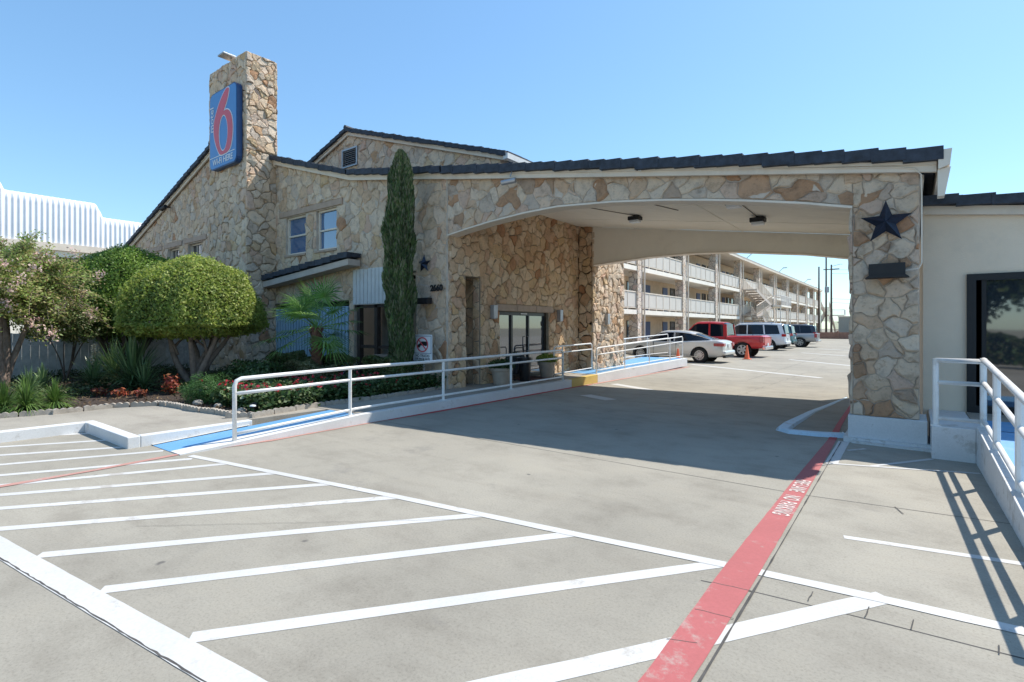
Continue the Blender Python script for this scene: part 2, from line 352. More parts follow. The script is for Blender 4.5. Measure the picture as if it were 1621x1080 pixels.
def stones(mb, outer, holes, F, size=.3, joint=.018, relief=.045, asp=1.25, seed=1, mi=0):
    """lay irregular stones over polygon `outer` less `holes` in the (u,v) plane; F(u,v,n) -> xyz"""
    R = random.Random(seed); us = [p[0] for p in outer]; vs = [p[1] for p in outer]
    if area(outer) < 0: outer = outer[::-1]
    holes = [h if area(h) > 0 else h[::-1] for h in holes]
    su, sv = size, size/asp*1.25; nu = int((max(us)-min(us))/su)+3; nv = int((max(vs)-min(vs))/sv)+3
    S = {}
    for i in range(nu):
        for j in range(nv):
            if R.random() < .24: continue
            S[i, j] = (min(us)+(i-1+R.uniform(-.48, .48)+(j % 2)*.5)*su, min(vs)+(j-1+R.uniform(-.48, .48))*sv, R.uniform(-.016, .022)*(size/.3)**2)
    for (i, j), (x, y, w_) in S.items():
        poly = [(x-size*2, y-size*2), (x+size*2, y-size*2), (x+size*2, y+size*2), (x-size*2, y+size*2)]
        for di in range(-3, 4):
            for dj in range(-3, 4):
                q = S.get((i+di, j+dj))
                if q is None or (di == 0 and dj == 0): continue
                dx, dy = q[0]-x, q[1]-y; c = (q[0]**2+q[1]**2-q[2]-x*x-y*y+w_)/2
                poly = clip(poly, dx, dy, c)
                if len(poly) < 3: break
            if len(poly) < 3: break
        if len(poly) < 3: continue
        k = len(poly); cx_ = sum(p[0] for p in poly)/k; cy_ = sum(p[1] for p in poly)/k
        ins = [inside(p, outer) for p in poly]
        if not any(ins) and not inside((cx_, cy_), outer): continue
        if not all(ins):
            for _ in range(2):
                bad = [p for p in poly if not inside(p, outer)]
                if not bad: break
                for p in bad[:1]:
                    d, a, e = nearest_edge(p, outer); nx, ny = e[1], -e[0]
                    poly = clip(poly, nx, ny, nx*a[0]+ny*a[1]-.002)
                if len(poly) < 3: break
        for h in holes:
            if len(poly) < 3: break
            k = len(poly); c = (sum(p[0] for p in poly)/k, sum(p[1] for p in poly)/k)
            # signed distance to every edge of the convex hole; clip by the one the stone lies most outside of
            best = None
            for q in range(len(h)):
                a = h[q]; b = h[(q+1) % len(h)]; L = math.hypot(b[0]-a[0], b[1]-a[1]); nx, ny = (b[1]-a[1])/L, -(b[0]-a[0])/L
                s_ = (c[0]-a[0])*nx+(c[1]-a[1])*ny
                mn = min((p[0]-a[0])*nx+(p[1]-a[1])*ny for p in poly)
                if mn >= -1e-6: best = None; break
                if best is None or s_ > best[0]: best = (s_, nx, ny, nx*a[0]+ny*a[1])
            else:
                if best: poly = clip(poly, -best[1], -best[2], -best[3])
        if len(poly) < 3 or area(poly) < size*size*.06: continue
        # inset for the joint
        k = len(poly); c = (sum(p[0] for p in poly)/k, sum(p[1] for p in poly)/k); J = joint*R.uniform(.3, .85)
        ip = list(poly)
        for q in range(k):
            a = poly[q]; b = poly[(q+1) % k]; L = math.hypot(b[0]-a[0], b[1]-a[1])
            if L < 1e-5: continue
            nx, ny = (b[1]-a[1])/L, -(b[0]-a[0])/L
            ip = clip(ip, nx, ny, nx*a[0]+ny*a[1]-J)
            if len(ip) < 3: break
        if len(ip) < 3 or area(ip) < size*size*.03: continue
        # roughen outline: split long edges, then bend the whole pattern with a smooth field so joints stay even
        out = []
        for q in range(len(ip)):
            a = ip[q]; b = ip[(q+1) % len(ip)]; L = math.hypot(b[0]-a[0], b[1]-a[1])
            if L < size*.07: continue
            m_ = max(1, int(L/(size*.28)))
            for w in range(m_):
                t = w/m_; x_, y_ = a[0]+(b[0]-a[0])*t, a[1]+(b[1]-a[1])*t
                if w: x_ += R.uniform(-1, 1)*size*.014; y_ += R.uniform(-1, 1)*size*.014
                d = 9
                for pg in [outer]+holes: d = min(d, nearest_edge((x_, y_), pg)[0])
                A = size*.115*min(1, d/(size*.35)); f = 1/size
                out.append((x_+A*(math.sin(y_*f*2.9+seed)+.7*math.sin(y_*f*7.1+x_*f*3.3)), y_+A*(math.sin(x_*f*3.1+seed*2)+.7*math.sin(x_*f*6.7-y_*f*2.9))))
        if len(out) < 3: continue
        k = len(out); c = (sum(p[0] for p in out)/k, sum(p[1] for p in out)/k)
        h = relief*R.uniform(.45, 1.15); tu, tv = R.uniform(-.12, .12), R.uniform(-.12, .12)
        v = []
        for p in out: v.append(F(p[0], p[1], 0))
        for p in out:
            v.append(F(p[0], p[1], max(.004, h*.55)))
        for p in out:
            q = (p[0]+(c[0]-p[0])*.2, p[1]+(c[1]-p[1])*.2); v.append(F(q[0], q[1], h*R.uniform(.82, 1.1)+tu*(p[0]-c[0])+tv*(p[1]-c[1])))
        v.append(F(c[0], c[1], h*R.uniform(.9, 1.15)))
        fs = [(q, (q+1) % k, (q+1) % k+k, q+k) for q in range(k)]+[(q+k, (q+1) % k+k, (q+1) % k+2*k, q+2*k) for q in range(k)]+[(q+2*k, (q+1) % k+2*k, 3*k) for q in range(k)]
        mb.add(v, fs, mi)
    return mb
def slab(mb, outer, holes, F, thick, mi=1):
    """backing wall with real openings: front face at n=0, back at n=-thick"""
    loops = [outer]+holes; flat = [p for l in loops for p in l]; n = len(flat)
    tris = tessellate_polygon([[Vector((p[0], p[1], 0)) for p in l] for l in loops])
    vs = [F(p[0], p[1], 0) for p in flat]+[F(p[0], p[1], -thick) for p in flat]
    fs = [tuple(t) for t in tris]+[tuple(i+n for i in reversed(t)) for t in tris]; b = 0
    for l in loops:
        k = len(l); fs += [(b+i, b+(i+1) % k, b+(i+1) % k+n, b+i+n) for i in range(k)]; b += k
    mb.add(vs, fs, mi)
def stone_wall(name, outer, holes, F, thick, parent, m='stone', mm='mortar', size=.3, seed=1, relief=.045, joint=.018, holes_stone=None, label=None):
    mb = MB(); slab(mb, outer, holes, F, thick, 1); stones(mb, outer, holes if holes_stone is None else holes_stone, F, size, joint, relief, seed=seed)
    return mb.build(name, [m, mm], parent, label=label)
def Fy(y0, s=-1): return lambda u, v, n: (u, y0+s*n, v)      # plane y=y0; stones stand out towards -y (s=-1)
def Fx(x0, s=1): return lambda u, v, n: (x0+s*n, u, v)

# ================================================================== ground, walks, paint
def strip(mb, pts, wd, z=.008, mi=0, rough=0):
    """flat painted band of width wd along a polyline, on the ground"""
    pts = [Vector((p[0], p[1], p[2] if len(p) > 2 else z)) for p in pts]; L = []; Rr = []
    wl = [(wd[i] if hasattr(wd, '__len__') else wd) for i in range(len(pts))]
    if rough:   # hand-painted edge: split into short runs with a slightly wandering width
        P2, W2 = [pts[0]], [wl[0]]
        for a, b, wa, wb in zip(pts, pts[1:], wl, wl[1:]):
            n = max(1, int((b-a).length/.12))
            for i in range(1, n+1):
                t = i/n; P2.append(a.lerp(b, t)); W2.append((wa+(wb-wa)*t)*(1+random.uniform(-rough, rough)))
        pts, wd = P2, W2
    for i, p in enumerate(pts):
        d = (pts[min(i+1, len(pts)-1)]-pts[max(i-1, 0)]); d.z = 0; d.normalize(); n = Vector((-d.y, d.x, 0))
        ww = (wd[i] if hasattr(wd, '__len__') else wd)/2
        L.append(p+n*ww); Rr.append(p-n*ww)
    k = len(pts); mb.add(L+Rr, [(i, i+1, i+1+k, i+k) for i in range(k-1)], mi); return mb
g = MB(); g.add([(-700,-500,-.03),(700,-500,-.03),(700,900,-.03),(-700,900,-.03)], [(0,1,2,3)])
g.build('ground', mat('dry_ground', (.24, .22, .16), .95, .25, .3, 0), kind='structure')
g = MB(); g.add([(-34,-30,0),(40,-30,0),(40,110,0),(-34,110,0)], [(0,1,2,3)])
g.build('driveway', 'concrete', kind='structure')
j = MB()
strip(j, [(-6.5,-3.02),(-4.3,-3.1),(-1.78,-3.13),(-.12,-3.14),(1.39,-2.95),(3,-2.9)], .011, .0012, 0, .25)
strip(j, [(-.4,-5.46),(-.1,-5.41),(.5,-5.35),(1.09,-5.31),(3,-5.2)], .011, .0012, 0, .25)
strip(j, [(-.10,-7.5),(-.10,-5),(-.11,-3),(-.12,-.2)], [.010,.012,.010,.008], .0066, 0, .5)
for a in ([(-.1,-7.6),(3,-7.5)], [(-6.5,1.9),(-.9,1.7)], [(-6.5,7.9),(3,7.3)], [(-6.5,13.4),(3,13)], [(-7,19.6),(6,19.2)], [(-3.3,8.2),(-3.3,40)], [(-9.3,-10.6),(-6.5,-9.9),(-1,-8.6)], [(-7,26),(6,26)], [(-7,34),(6,34)]):
    strip(j, a, .012, .0012, 0, .25)
random.seed(3)
def crack(a, b, n, amp, wd=.008):
    pts = []
    for i in range(n+1):
        t = i/n; pts.append((a[0]+(b[0]-a[0])*t+random.uniform(-amp, amp), a[1]+(b[1]-a[1])*t+random.uniform(-amp, amp)))
    strip(j, pts, wd, .0062)
crack((-4.3,-7.3), (-2.2,-5.5), 60, .008, .003); crack((-5.5,.5), (-2.0,.9), 34, .04, .004); crack((-4.2,3.1),(-1.6,2.6), 20, .05, .007); crack((-2.6,3.2),(-2.3,12), 40, .05, .006)
for x in (.18, .46, .66, 1.0): crack((x,-5.34), (x+.01,-5.34+random.uniform(.06, .14)), 3, .004, .006)
crack((-.32,-5.83), (-.11,-5.80), 4, .005, .005); crack((-.33,-5.45), (-.1,-5.42), 4, .004, .006); crack((-.34,-6.2),(-.2,-6.15),4,.005,.005)
crack((.55,-3.05),(.6,-3.22),3,.01,.008)
strip(j, [(x, -8.5+(x+8.6)*.1190-.084+random.uniform(-.0035,.0035)) for x in np.arange(-8.5, .4, .05)], .009, .0044, 0, .45)
j.build('pavement_joints', 'joint', kind='structure')
m = MB()
pairs = [((-9.16,-6.30),(-9.89,-7.27)),((-8.39,-6.30),(-9.06,-7.39)),((-7.68,-6.3),(-8.43,-7.48)),((-7.07,-6.15),(-7.8,-7.57)),((-6.32,-6.1),(-7.19,-7.66)),
  ((-5.74,-5.95),(-6.69,-7.74)),((-4.89,-5.80),(-6.27,-7.8)),((-4.05,-5.66),(-5.76,-7.88)),((-3.19,-5.53),(-5.1,-7.97)),((-2.25,-5.4),(-4.22,-7.91)),((-1.41,-5.28),(-3.27,-7.8)),((-.36,-5.13),(-2.3,-7.68))]
for i, (a, b) in enumerate(pairs):
    e = .45 if i < 9 else 0
    b2 = (b[0]+(b[0]-a[0])*e, b[1]+(b[1]-a[1])*e); strip(m, [a, b2], .098 if i < 8 else .105, .0020, 0, .035)
strip(m, [(.54,-5.0),(-.58,-6.66),(-1.25,-7.62)], .125, .0020, 0, .03)
strip(m, [(-6.5,-6.05),(-3.21,-5.54),(-1.34,-5.29),(-.335,-5.14)], [.085,.09,.095,.095], .0038, 0, .04); strip(m, [(-.334,-5.14),(.51,-5.05),(3,-4.84)], [.095,.10,.10], .0038, 0, .04)
strip(m, [(-8.6,-8.5),(-4.65,-8.05),(-1.76,-7.70),(.4,-7.44)], .155, .0038, 0, .02)
strip(m, [(.25,-4.1),(1.7,-3.82)], .07, .0020, 0, .03)
strip(m, [(-6.99,14.13),(-1.62,10.43)], .22, .0020); strip(m, [(-6.07,4.8),(-4.69,4.05)], .26, .0020); strip(m, [(-5.5,2.15),(-4.63,1.75)], .32, .0020)
strip(m, [(-4.2,20.6),(-1.2,17.2)], .2, .0020); strip(m, [(-4.9,29),(-1,25)], .2, .0020); strip(m, [(-4.9,37),(-1,33)], .2, .0020)
# hatching at the foot of the pier
strip(m, [(-.09,-.15),(-.09,-1.60)], .13, .0020, 0, .03); strip(m, [(-.14,-1.66),(.6,-1.40),(1.26,-1.15)], .05, .0038, 0, .05)
strip(m, [(.0,-.75),(.18,-.5)], .05, .0040); strip(m, [(.30,-1.49),(.86,-.66)], .055, .0040)
m.build('road_markings', 'white_line', kind='structure')
m = MB(); strip(m, [(-.235,-8.4),(-.225,-6.5),(-.23,-5.1),(-.235,-2.7),(-.235,-.13)], [.2,.19,.21,.17,.10], .0056, 0, .02)
m.build('fire_lane_stripe', 'red_line', kind='structure')
m = MB(); strip(m, [(-.235,-.13),(-.28,1.2),(-.30,2.7),(-.32,4.4)], [.10,.08,.07,.06], .0056)
strip(m, [(-6.545,-2.9),(-6.52,-1.5),(-6.53,1),(-6.54,3.0),(-6.5,4.3)], [.07,.12,.13,.12,.07], .0038, 0, .15)
m.build('red_kerb_line', 'red_deep', kind='structure')
m = MB(); strip(m, [(-6.64,-8.4),(-6.62,-7.0),(-6.70,-6.0),(-6.55,-5.0),(-6.56,-4),(-6.56,-2.9)], [.10,.10,.09,.08,.06,.05], .0056, 0, .25)
strip(m, [(-6.5,4.4),(-6.49,8),(-6.52,11.5),(-6.56,12.6)], .13, .0075)
m.build('worn_red_line', 'pink_worn', kind='structure')
m = MB()
pp = [(-.12,.22),(-.45,.10),(-.80,.06),(-.93,.2),(-.93,.8),(-.88,1.7),(-.84,2.5),(-.70,3.7),(-.52,5.4)]
wdd = [.20,.17,.16,.20,.21,.18,.15,.12,.05]; hh = [.055,.055,.055,.05,.045,.03,.02,.012,.006]
P5 = [Vector((p[0], p[1], 0)) for p in pp]; vs = []; kk = len(P5)
for i, p in enumerate(P5):
    d = (P5[min(i+1, kk-1)]-P5[max(i-1, 0)]).normalized(); n = Vector((-d.y, d.x, 0))
    for sgn, f, z in ((1, 1, -.01), (1, .72, hh[i]), (-1, .72, hh[i]), (-1, 1, -.01)): q = p+n*sgn*f*wdd[i]/2; vs.append((q.x, q.y, z))
m.add(vs, [(i*4+j_, i*4+j_+1, (i+1)*4+j_+1, (i+1)*4+j_) for i in range(kk-1) for j_ in range(3)]+[(0,1,2,3), tuple((kk-1)*4+j_ for j_ in (3,2,1,0))])
m.build('pale_blue_kerb', 'ice_paint', kind='structure', bevel=.01)
for txt, y in (('FIRE LANE', -2.86), ('NO', -3.33), ('PARKING', -3.68)):
    Mx = Matrix.Translation((-.235, y, .0085)) @ Matrix.Rotation(-math.pi/2, 4, 'Z')
    text_mesh(txt, .185, 0, 'stencilled_lettering', 'letters', Mx, kind='structure', sx={'FIRE LANE': .58, 'NO': .55, 'PARKING': .55}[txt], bold=.003)
# raised walk beside the driveway: its height rises gently from the ramp to the far landing
def wz(y):
    P_ = [(-6.12,.006),(-3.4,.15),(3,.19),(6.5,.27),(12.5,.35)]
    if y <= P_[0][0]: return P_[0][1]
    for a, b in zip(P_, P_[1:]):
        if y <= b[0]: return a[1]+(b[1]-a[1])*(y-a[0])/(b[0]-a[0])
    return P_[-1][1]
def sheet(name, rows, mt, dz=0, thick=.3, kind='structure'):
    """rows of (y, x_left, x_right): a walking surface with solid sides"""
    mb = MB(); vs = []; n = len(rows)
    for y, a, b in rows: z = wz(y)+dz; vs += [(a,y,z),(b,y,z),(b,y,z-thick),(a,y,z-thick)]
    fs = []
    for i in range(n-1):
        for k in range(4): fs.append((i*4+k, i*4+(k+1) % 4, (i+1)*4+(k+1) % 4, (i+1)*4+k))
    fs += [(0,1,2,3), tuple(range((n-1)*4, n*4))]; mb.add(vs, fs); return mb.build(name, mt, kind=kind)
sheet('walkway', [(-3.4,-8.4,-6.78),(0.0,-8.3,-6.78),(3,-8.3,-6.78),(6.5,-8.3,-6.78),(12.5,-8.6,-6.78)], 'walk')
sheet('blue_ramp', [(-6.12,-7.52,-6.93),(-5.4,-7.50,-6.93),(-3.41,-7.50,-6.80)], 'blue_paint')
sheet('blue_landing', [(4.9,-7.9,-6.79),(6.5,-7.9,-6.79),(12.5,-8.5,-6.79)], 'blue_paint', .004, .02)
sheet('kerb', [(-6.12,-6.925,-6.62),(-5.4,-6.925,-6.60),(-3.4,-6.775,-6.60),(3,-6.775,-6.60),(3.36,-6.775,-6.60)], 'white_kerb', .006)
sheet('yellow_kerb', [(3.365,-6.775,-6.60),(4.83,-6.775,-6.60)], 'yellow', .004)
sheet('kerb', [(4.835,-6.775,-6.60),(6.5,-6.775,-6.60),(11,-6.775,-6.60),(12.5,-6.775,-6.60)], 'white_kerb', .006)
m = MB(); strip(m, [(-7.53,-6.12,.015),(-7.53,-4.8,.09)], .05); m.build('ramp_edge_line', 'white_line', kind='structure')
# sidewalk block left of the ramp, its painted kerb
m = MB()
poly = [(-11.5,-12),(-9.555,-12),(-9.555,-6.245),(-7.685,-6.245),(-7.685,-4.7),(-7.62,-3.2),(-12.2,-3.2),(-12.6,-7.5)]
m.prism(poly, -.1, .145, 'z'); m.build('sidewalk', 'walk', kind='structure')
m = MB(); m.box(-9.55,-9.40,-12,-6.25,-.05,.152); m.box(-9.40,-7.555,-6.40,-6.25,-.05,.152); m.box(-7.68,-7.555,-6.25,-4.75,-.05,.152)
m.build('kerb', 'white_kerb', kind='structure', bevel=.012)
# planting bed
front = [(-13.5,-9.5),(-11.3,-7.9),(-11.0,-7.1),(-10.8,-6.3),(-10.85,-5.6),(-10.5,-5.0),(-9.9,-4.92),(-9.3,-4.92),(-8.65,-4.80),(-8.0,-4.74),(-7.84,-4.45),(-8.02,-3.4),(-7.98,-2.4),(-7.98,-1.4),(-8.05,-.5),(-8.15,.3)]
m = MB(); bed = front+[(-30,.6),(-34,-9.5)]
m.prism(bed, .0, .165, 'z'); m.build('planting_bed', 'mulch', kind='structure')
# clumpy bark chips, twigs and fallen leaves on the bed
n = 9000; x = rng.uniform(-20,-7.9,n); y = rng.uniform(-8,.2,n)
ok = np.array([inside((a, b), bed) for a, b in zip(x, y)]); x, y = x[ok], y[ok]; n = len(x)
C_ = np.stack([x, y, np.full(n, .175)+rng.random(n)*.03], 1); A_, B_ = leaf_axes(np.tile([0,0,1.], (n, 1)), .035, .4, .6)
M['chips'] = leafmat('bark_chips', [(.08,.05,.03),(.14,.09,.06),(.05,.035,.025),(.19,.13,.08)], .9, 0)
quads('bark_chips', C_, A_, B_, 'chips', kind='stuff', label='brown bark chips and litter spread over the planting bed', cat='mulch')
# scalloped edging stones along the bed
P_ = [Vector((a, b, 0)) for a, b in front[1:]]; ed = []; k = 0
for a, b in zip(P_, P_[1:]):
    L = (b-a).length; q = 0
    while q < L:
        ed.append((a+(b-a)*(q/L), math.atan2((b-a).y, (b-a).x))); q += .43
def ordw(n):
    a = ['','first','second','third','fourth','fifth','sixth','seventh','eighth','ninth','tenth','eleventh','twelfth','thirteenth','fourteenth','fifteenth','sixteenth','seventeenth','eighteenth','nineteenth']
    return a[n] if n < 20 else ['twentieth','thirtieth','fortieth'][n//10-2] if n % 10 == 0 else ['twenty','thirty','forty'][n//10-2]+'-'+a[n % 10]
def edging_piece(p, ang, m_=None):
    mb = MB(); ca, sa = math.cos(ang), math.sin(ang); pr_ = []
    for i in range(17):
        t = i/16; pr_.append((-.205+.41*t, .065+.024*abs(math.sin(t*math.pi*4))))
    poly = [(-.205,-.02)]+pr_+[(.205,-.02)]; tmp = MB(); tmp.prism(poly, -.032, .032, 'y')
    mb.add([(p.x+ca*v[0]-sa*v[1], p.y+sa*v[0]+ca*v[1], .145+v[2]) for v in tmp.v], tmp.f); return mb
for i, (p, a) in enumerate(ed):
    o = edging_piece(p, a+random.uniform(-.05,.05)).build('edging_block', 'edging', label=ordw(len(ed)-i)+' scalloped edging block counting from the entrance wall end of the row', cat='edging', group='edging blocks around the planting bed')
    o.rotation_euler = (random.uniform(-.05,.05), random.uniform(-.04,.04), 0)

# ================================================================== roofs
def tiles(mb, prof, y0, y1, course=.34, cw=.36, lift=.042, seed=1, barge=.13):
    """overlapping flat tile courses along the (x,z) profile, from its high end down, drawn from y0 to y1"""
    R = random.Random(seed)
    for (ax, az), (bx, bz) in zip(prof, prof[1:]):
        L = math.hypot(bx-ax, bz-az); n = max(1, round(L/course)); dx, dz = (bx-ax)/n, (bz-az)/n
        for i in range(n):
            px, pz = ax+dx*i, az+dz*i; ys = [y0, y0+.12]; y = y0+.12+(i % 2)*cw/2
            while y < y1-.1: ys.append(y); y += cw
            ys.append(y1)
            for q, (a, b) in enumerate(zip(ys, ys[1:])):
                if b-a < .02: continue
                jx = R.uniform(-.045, .045)*(1 if q == 0 else .4); jz = R.uniform(-.008, .008)
                low = (px+dx*1.16+jx*dx/abs(dx), pz+dz*1.08+jz); hi = (px-dx*.02, pz-dz*.02)
                bg_ = barge*R.uniform(.85, 1.1) if q == 0 else .02
                poly = [(hi[0], hi[1]-bg_), (low[0], low[1]+lift*.55-bg_), (low[0], low[1]+lift), (hi[0], hi[1]+.012)]
                mb.prism(poly, a+.003+(.009 if i % 2 else 0), b-.003-(.004 if i % 2 else 0), 'y')
    return mb
def underside(prof, th=.06, drop=.02): return [(x, z-drop) for x, z in prof]+[(x, z-drop-th) for x, z in reversed(prof)]
TOP = .06

# ------------------------------------------------------------------ lobby building
B = thing('lobby_building', (-18, 0, 0), 'tan fieldstone motel lobby building with dark tiled roofs and a tall square stone tower', 'building')
mainR = [(-19.8,8.31),(-11.55,5.87),(-9.75,5.58),(-7.95,5.29)]; mainL = [(-19.8,8.31),(-30.1,5.04)]
wallo = [(-29.7,0),(-7.93,0),(-7.93,5.18),(-9.75,5.46),(-11.55,5.75),(-19.8,8.19),(-29.7,5.04)]
win = [(-14.99,-13.88,3.86,5.04), (-13.31,-12.31,3.86,5.04), (-26.37,-25.3,3.95,4.88), (-24.32,-23.15,3.95,4.90), (-22.3,-21.0,3.95,4.92)]
def rect(a, b, c, d): return [(a,c),(b,c),(b,d),(a,d)]
holes = [rect(*q) for q in win]+[rect(-15.95,-11.72,.16,2.36), rect(-11.5,-9.0,.16,3.0)]
lint = [(-15.35,-12.0,5.06,5.24), (-26.7,-24.9,4.92,5.12),(-24.7,-22.85,4.94,5.14),(-22.7,-20.6,4.96,5.16)]
stone_wall('wall', wallo, holes, Fy(0), .32, B, 'stone', 'mortar_light', .27, 11, .030, .018, holes_stone=holes+[rect(*q) for q in lint]+[rect(-18.06,-15.6,0,9)])
for q in lint:
    MB().box(q[0]+.01, q[1]-.01, -.045, .1, q[2]+.005, q[3]-.005).build('lintel', 'lintel', B, bevel=.01)
def window(x0, x1, z0, z1, y, parent, gm='glass_blue', sash=True, fm='fascia', grid=0):
    f = MB(); t = .055
    f.box(x0, x0+t, y-.03, y+.05, z0, z1); f.box(x1-t, x1, y-.03, y+.05, z0, z1); f.box(x0+t, x1-t, y-.03, y+.05, z1-t, z1); f.box(x0+t, x1-t, y-.045, y+.05, z0, z0+t)
    if sash: f.box(x0+t, x1-t, y-.02, y+.04, (z0+z1)/2-.025, (z0+z1)/2+.025)
    for i in range(1, grid):
        xx = x0+(x1-x0)*i/grid; f.box(xx-.012, xx+.012, y-.015, y+.03, z0+t, z1-t)
    w_ = f.build('window', fm, parent)
    MB().box(x0+t, x1-t, y+.022, y+.034, z0+t, z1-t).build('pane', gm, w_)
    MB().box(x0-.04, x1+.04, -.06, y-.032, z0-.07, z0-.002).build('sill', 'lintel', w_, bevel=.008)
    return w_
M['curtain'] = mat('blue_curtain', (.05, .09, .19), .9, .3, 12, .2)
for i, q in enumerate(win):
    window(*q, .16 if i > 1 else .10, B, 'glass_blue' if i < 2 else 'glass', grid=0 if i < 2 else 3)
m = MB(); m.box(-29.7,-29.4,.33,9,0,5.0); m.box(-29.4,-8.42,8.7,9,0,5.1); m.box(-29.4,-8.4,.33,.36,2.95,3.0)
m.build('rear_wall', 'stucco', B)
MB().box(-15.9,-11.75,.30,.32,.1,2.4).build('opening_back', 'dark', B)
# tower with the sign
tw = MB(); tx0, tx1, ty0, ty1, tz = -18.06, -15.6, -.945, .32, 10.08
slab(tw, rect(tx0, tx1, 0, tz), [], Fy(ty0+.001), .3, 1)
tw.box(tx0, tx1, ty0+.3, -.003, 0, tz-.01, 1)
stones(tw, rect(tx0-.03, tx1+.03, 0, tz+.03), [], Fy(ty0), .25, .016, .045, seed=21)
stones(tw, rect(ty0-.04, 0, 0, 7.1), [], Fx(tx1), .25, .018, .06, seed=22)
stones(tw, rect(ty0-.04, .02, 7.12, tz+.03), [], Fx(tx1), .20, .008, .075, seed=24)
stones(tw, rect(ty0-.04, .02, 4.0, tz+.03), [], Fx(tx0, -1), .30, .02, .06, seed=23)
stones(tw, rect(tx0, tx1, 7.0, tz+.03), [], Fy(-.002, 1), .30, .02, .06, seed=25)
stones(tw, rect(tx0-.02, tx1+.02, ty0-.02, .02), [], lambda u, v, n: (u, v, tz-.01+n), .32, .02, .05, seed=26)
tw.build('tower', ['stone', 'mortar'], B)
# roof of the lobby
rf = MB(); tiles(rf, mainR, -.26, 7.2, seed=5); tiles(rf, mainL, -.26, 7.2, seed=6)
rf.prism(underside(mainR), -.2, 7.2, 'y'); rf.prism(underside(mainL), -.2, 7.2, 'y')
rf.tube([(-19.8,-.26,8.36),(-19.8,7.2,8.36)], .10, 8)
rf.build('roof', 'tile', B)
def fascia(prof, y0=-.125, y1=-.072, h=.14, drop=.10):
    mb = MB(); mb.prism([(x, z-drop) for x, z in prof]+[(x, z-drop-h) for x, z in reversed(prof)], y0, y1, 'y')
    mb.prism([(x, z-drop) for x, z in prof]+[(x, z-drop-.045) for x, z in reversed(prof)], y0-.03, y0-.002, 'y'); return mb
fascia(mainR).build('fascia', 'fascia', B); fascia([(-18.2,7.80),(-30.1,5.04)] if False else mainL).build('fascia', 'fascia', B)
# rear gable volume
G0 = 4.0; gab = [(-21.6,5.5),(-9.55,5.0),(-9.55,6.93),(-17.25,9.40),(-21.6,8.02)]
vent = rect(-17.75,-16.75,8.05,8.80)
stone_wall('gable_wall', gab, [vent], Fy(G0), .3, B, 'stone', 'mortar_light', .36, 31, .04)
MB().box(-9.85,-9.6,4.3,14,5,6.9).build('side_wall', 'stucco', B); MB().box(-21.5,-21.2,4.3,14,5,8).build('side_wall', 'stucco', B)
gR = [(-17.25,9.53),(-9.2,6.97)]; gL = [(-17.25,9.53),(-21.9,8.03)]
rf = MB(); tiles(rf, gR, 3.72, 14, seed=8); tiles(rf, gL, 3.72, 14, seed=9); rf.prism(underside(gR), 3.78, 14, 'y'); rf.prism(underside(gL), 3.78, 14, 'y')
rf.tube([(-17.25,3.72,9.57),(-17.25,14,9.57)], .09, 8); rf.build('roof', 'tile', B)
fascia(gR, 3.86, 3.92).build('fascia', 'fascia', B); fascia(gL, 3.86, 3.92).build('fascia', 'fascia', B)
m = MB(); m.box(-9.25,-9.08,3.75,14,6.75,6.92); m.build('gutter', 'siding', B)
v = MB(); v.box(-17.75,-17.69,3.93,4.03,8.05,8.80); v.box(-16.81,-16.75,3.93,4.03,8.05,8.80); v.box(-17.69,-16.81,3.93,4.03,8.74,8.80); v.box(-17.69,-16.81,3.93,4.03,8.05,8.10)
for i in range(8):
    z = 8.13+i*.078; v.add([(-17.69,3.94,z),(-16.81,3.94,z),(-16.81,4.0,z+.055),(-17.69,4.0,z+.055),(-17.69,3.95,z-.008),(-16.81,3.95,z-.008),(-16.81,4.01,z+.047),(-17.69,4.01,z+.047)], [(0,1,2,3),(7,6,5,4),(0,4,5,1),(3,2,6,7)])
v.build('louvre_vent', 'grey_metal', B); MB().box(-17.69,-16.81,4.05,4.07,8.1,8.74).build('vent_back', 'dark', B)
# lean-to roof on the facade: tiled rake over a cream board
lt = [(-11.12,3.60),(-17.6,3.10)]
rf = MB(); tiles(rf, [(-11.12,3.58),(-15.6,3.20)], -.52, -.06, .36, .36, .05, 13, .13); 
rf.prism([(-11.12,3.56),(-15.6,3.18),(-15.6,3.10),(-11.12,3.48)], -.50, -.07, 'y')
rf.build('lean_to_roof', 'tile', B)
MB().prism([(-11.14,3.42),(-15.6,3.04),(-15.6,2.86),(-11.14,3.26)], -.46, -.08, 'y').build('lean_to_board', 'board', B)
# slatted screen, recessed porch, white board panel over it
s_ = MB()
for i in range(27):
    x = -15.9+i*.155; s_.box(x, x+.10, -.02, .02, .2, 2.2)
s_.box(-15.93,-11.74,.022,.05,.55,.63); s_.box(-15.93,-11.74,.022,.05,1.95,2.03)
s_.build('slatted_screen', 'slat', B)
s_ = MB(); s_.box(-11.5,-10.1,-.03,.0,2.22,3.18)
for i in range(9):
    x = -11.5+i*.16; s_.box(x+.012, x+.148, -.05, -.031, 2.24, 3.16)
s_.build('board_panel', 'siding', B)
stone_wall('porch_wall', rect(-11.6,-8.9,.1,3.0), [rect(-10.55,-9.55,.9,2.0)], Fy(1.5), .2, B, 'stone_warm', 'mortar', .36, 41)
window(-10.55,-9.55,.9,2.0,1.58,B,'glass',True,'bronze')
s_ = MB(); s_.box(-11.40,-11.28,.02,.14,.1,2.3); s_.box(-10.66,-10.54,.02,.14,.1,2.3); s_.box(-9.75,-9.63,.02,.14,.1,2.3); s_.box(-11.28,-9.2,.05,.11,1.05,1.13); s_.box(-11.5,-9.0,.02,.14,2.14,2.21)
s_.build('porch_post', 'wood_dark', B)
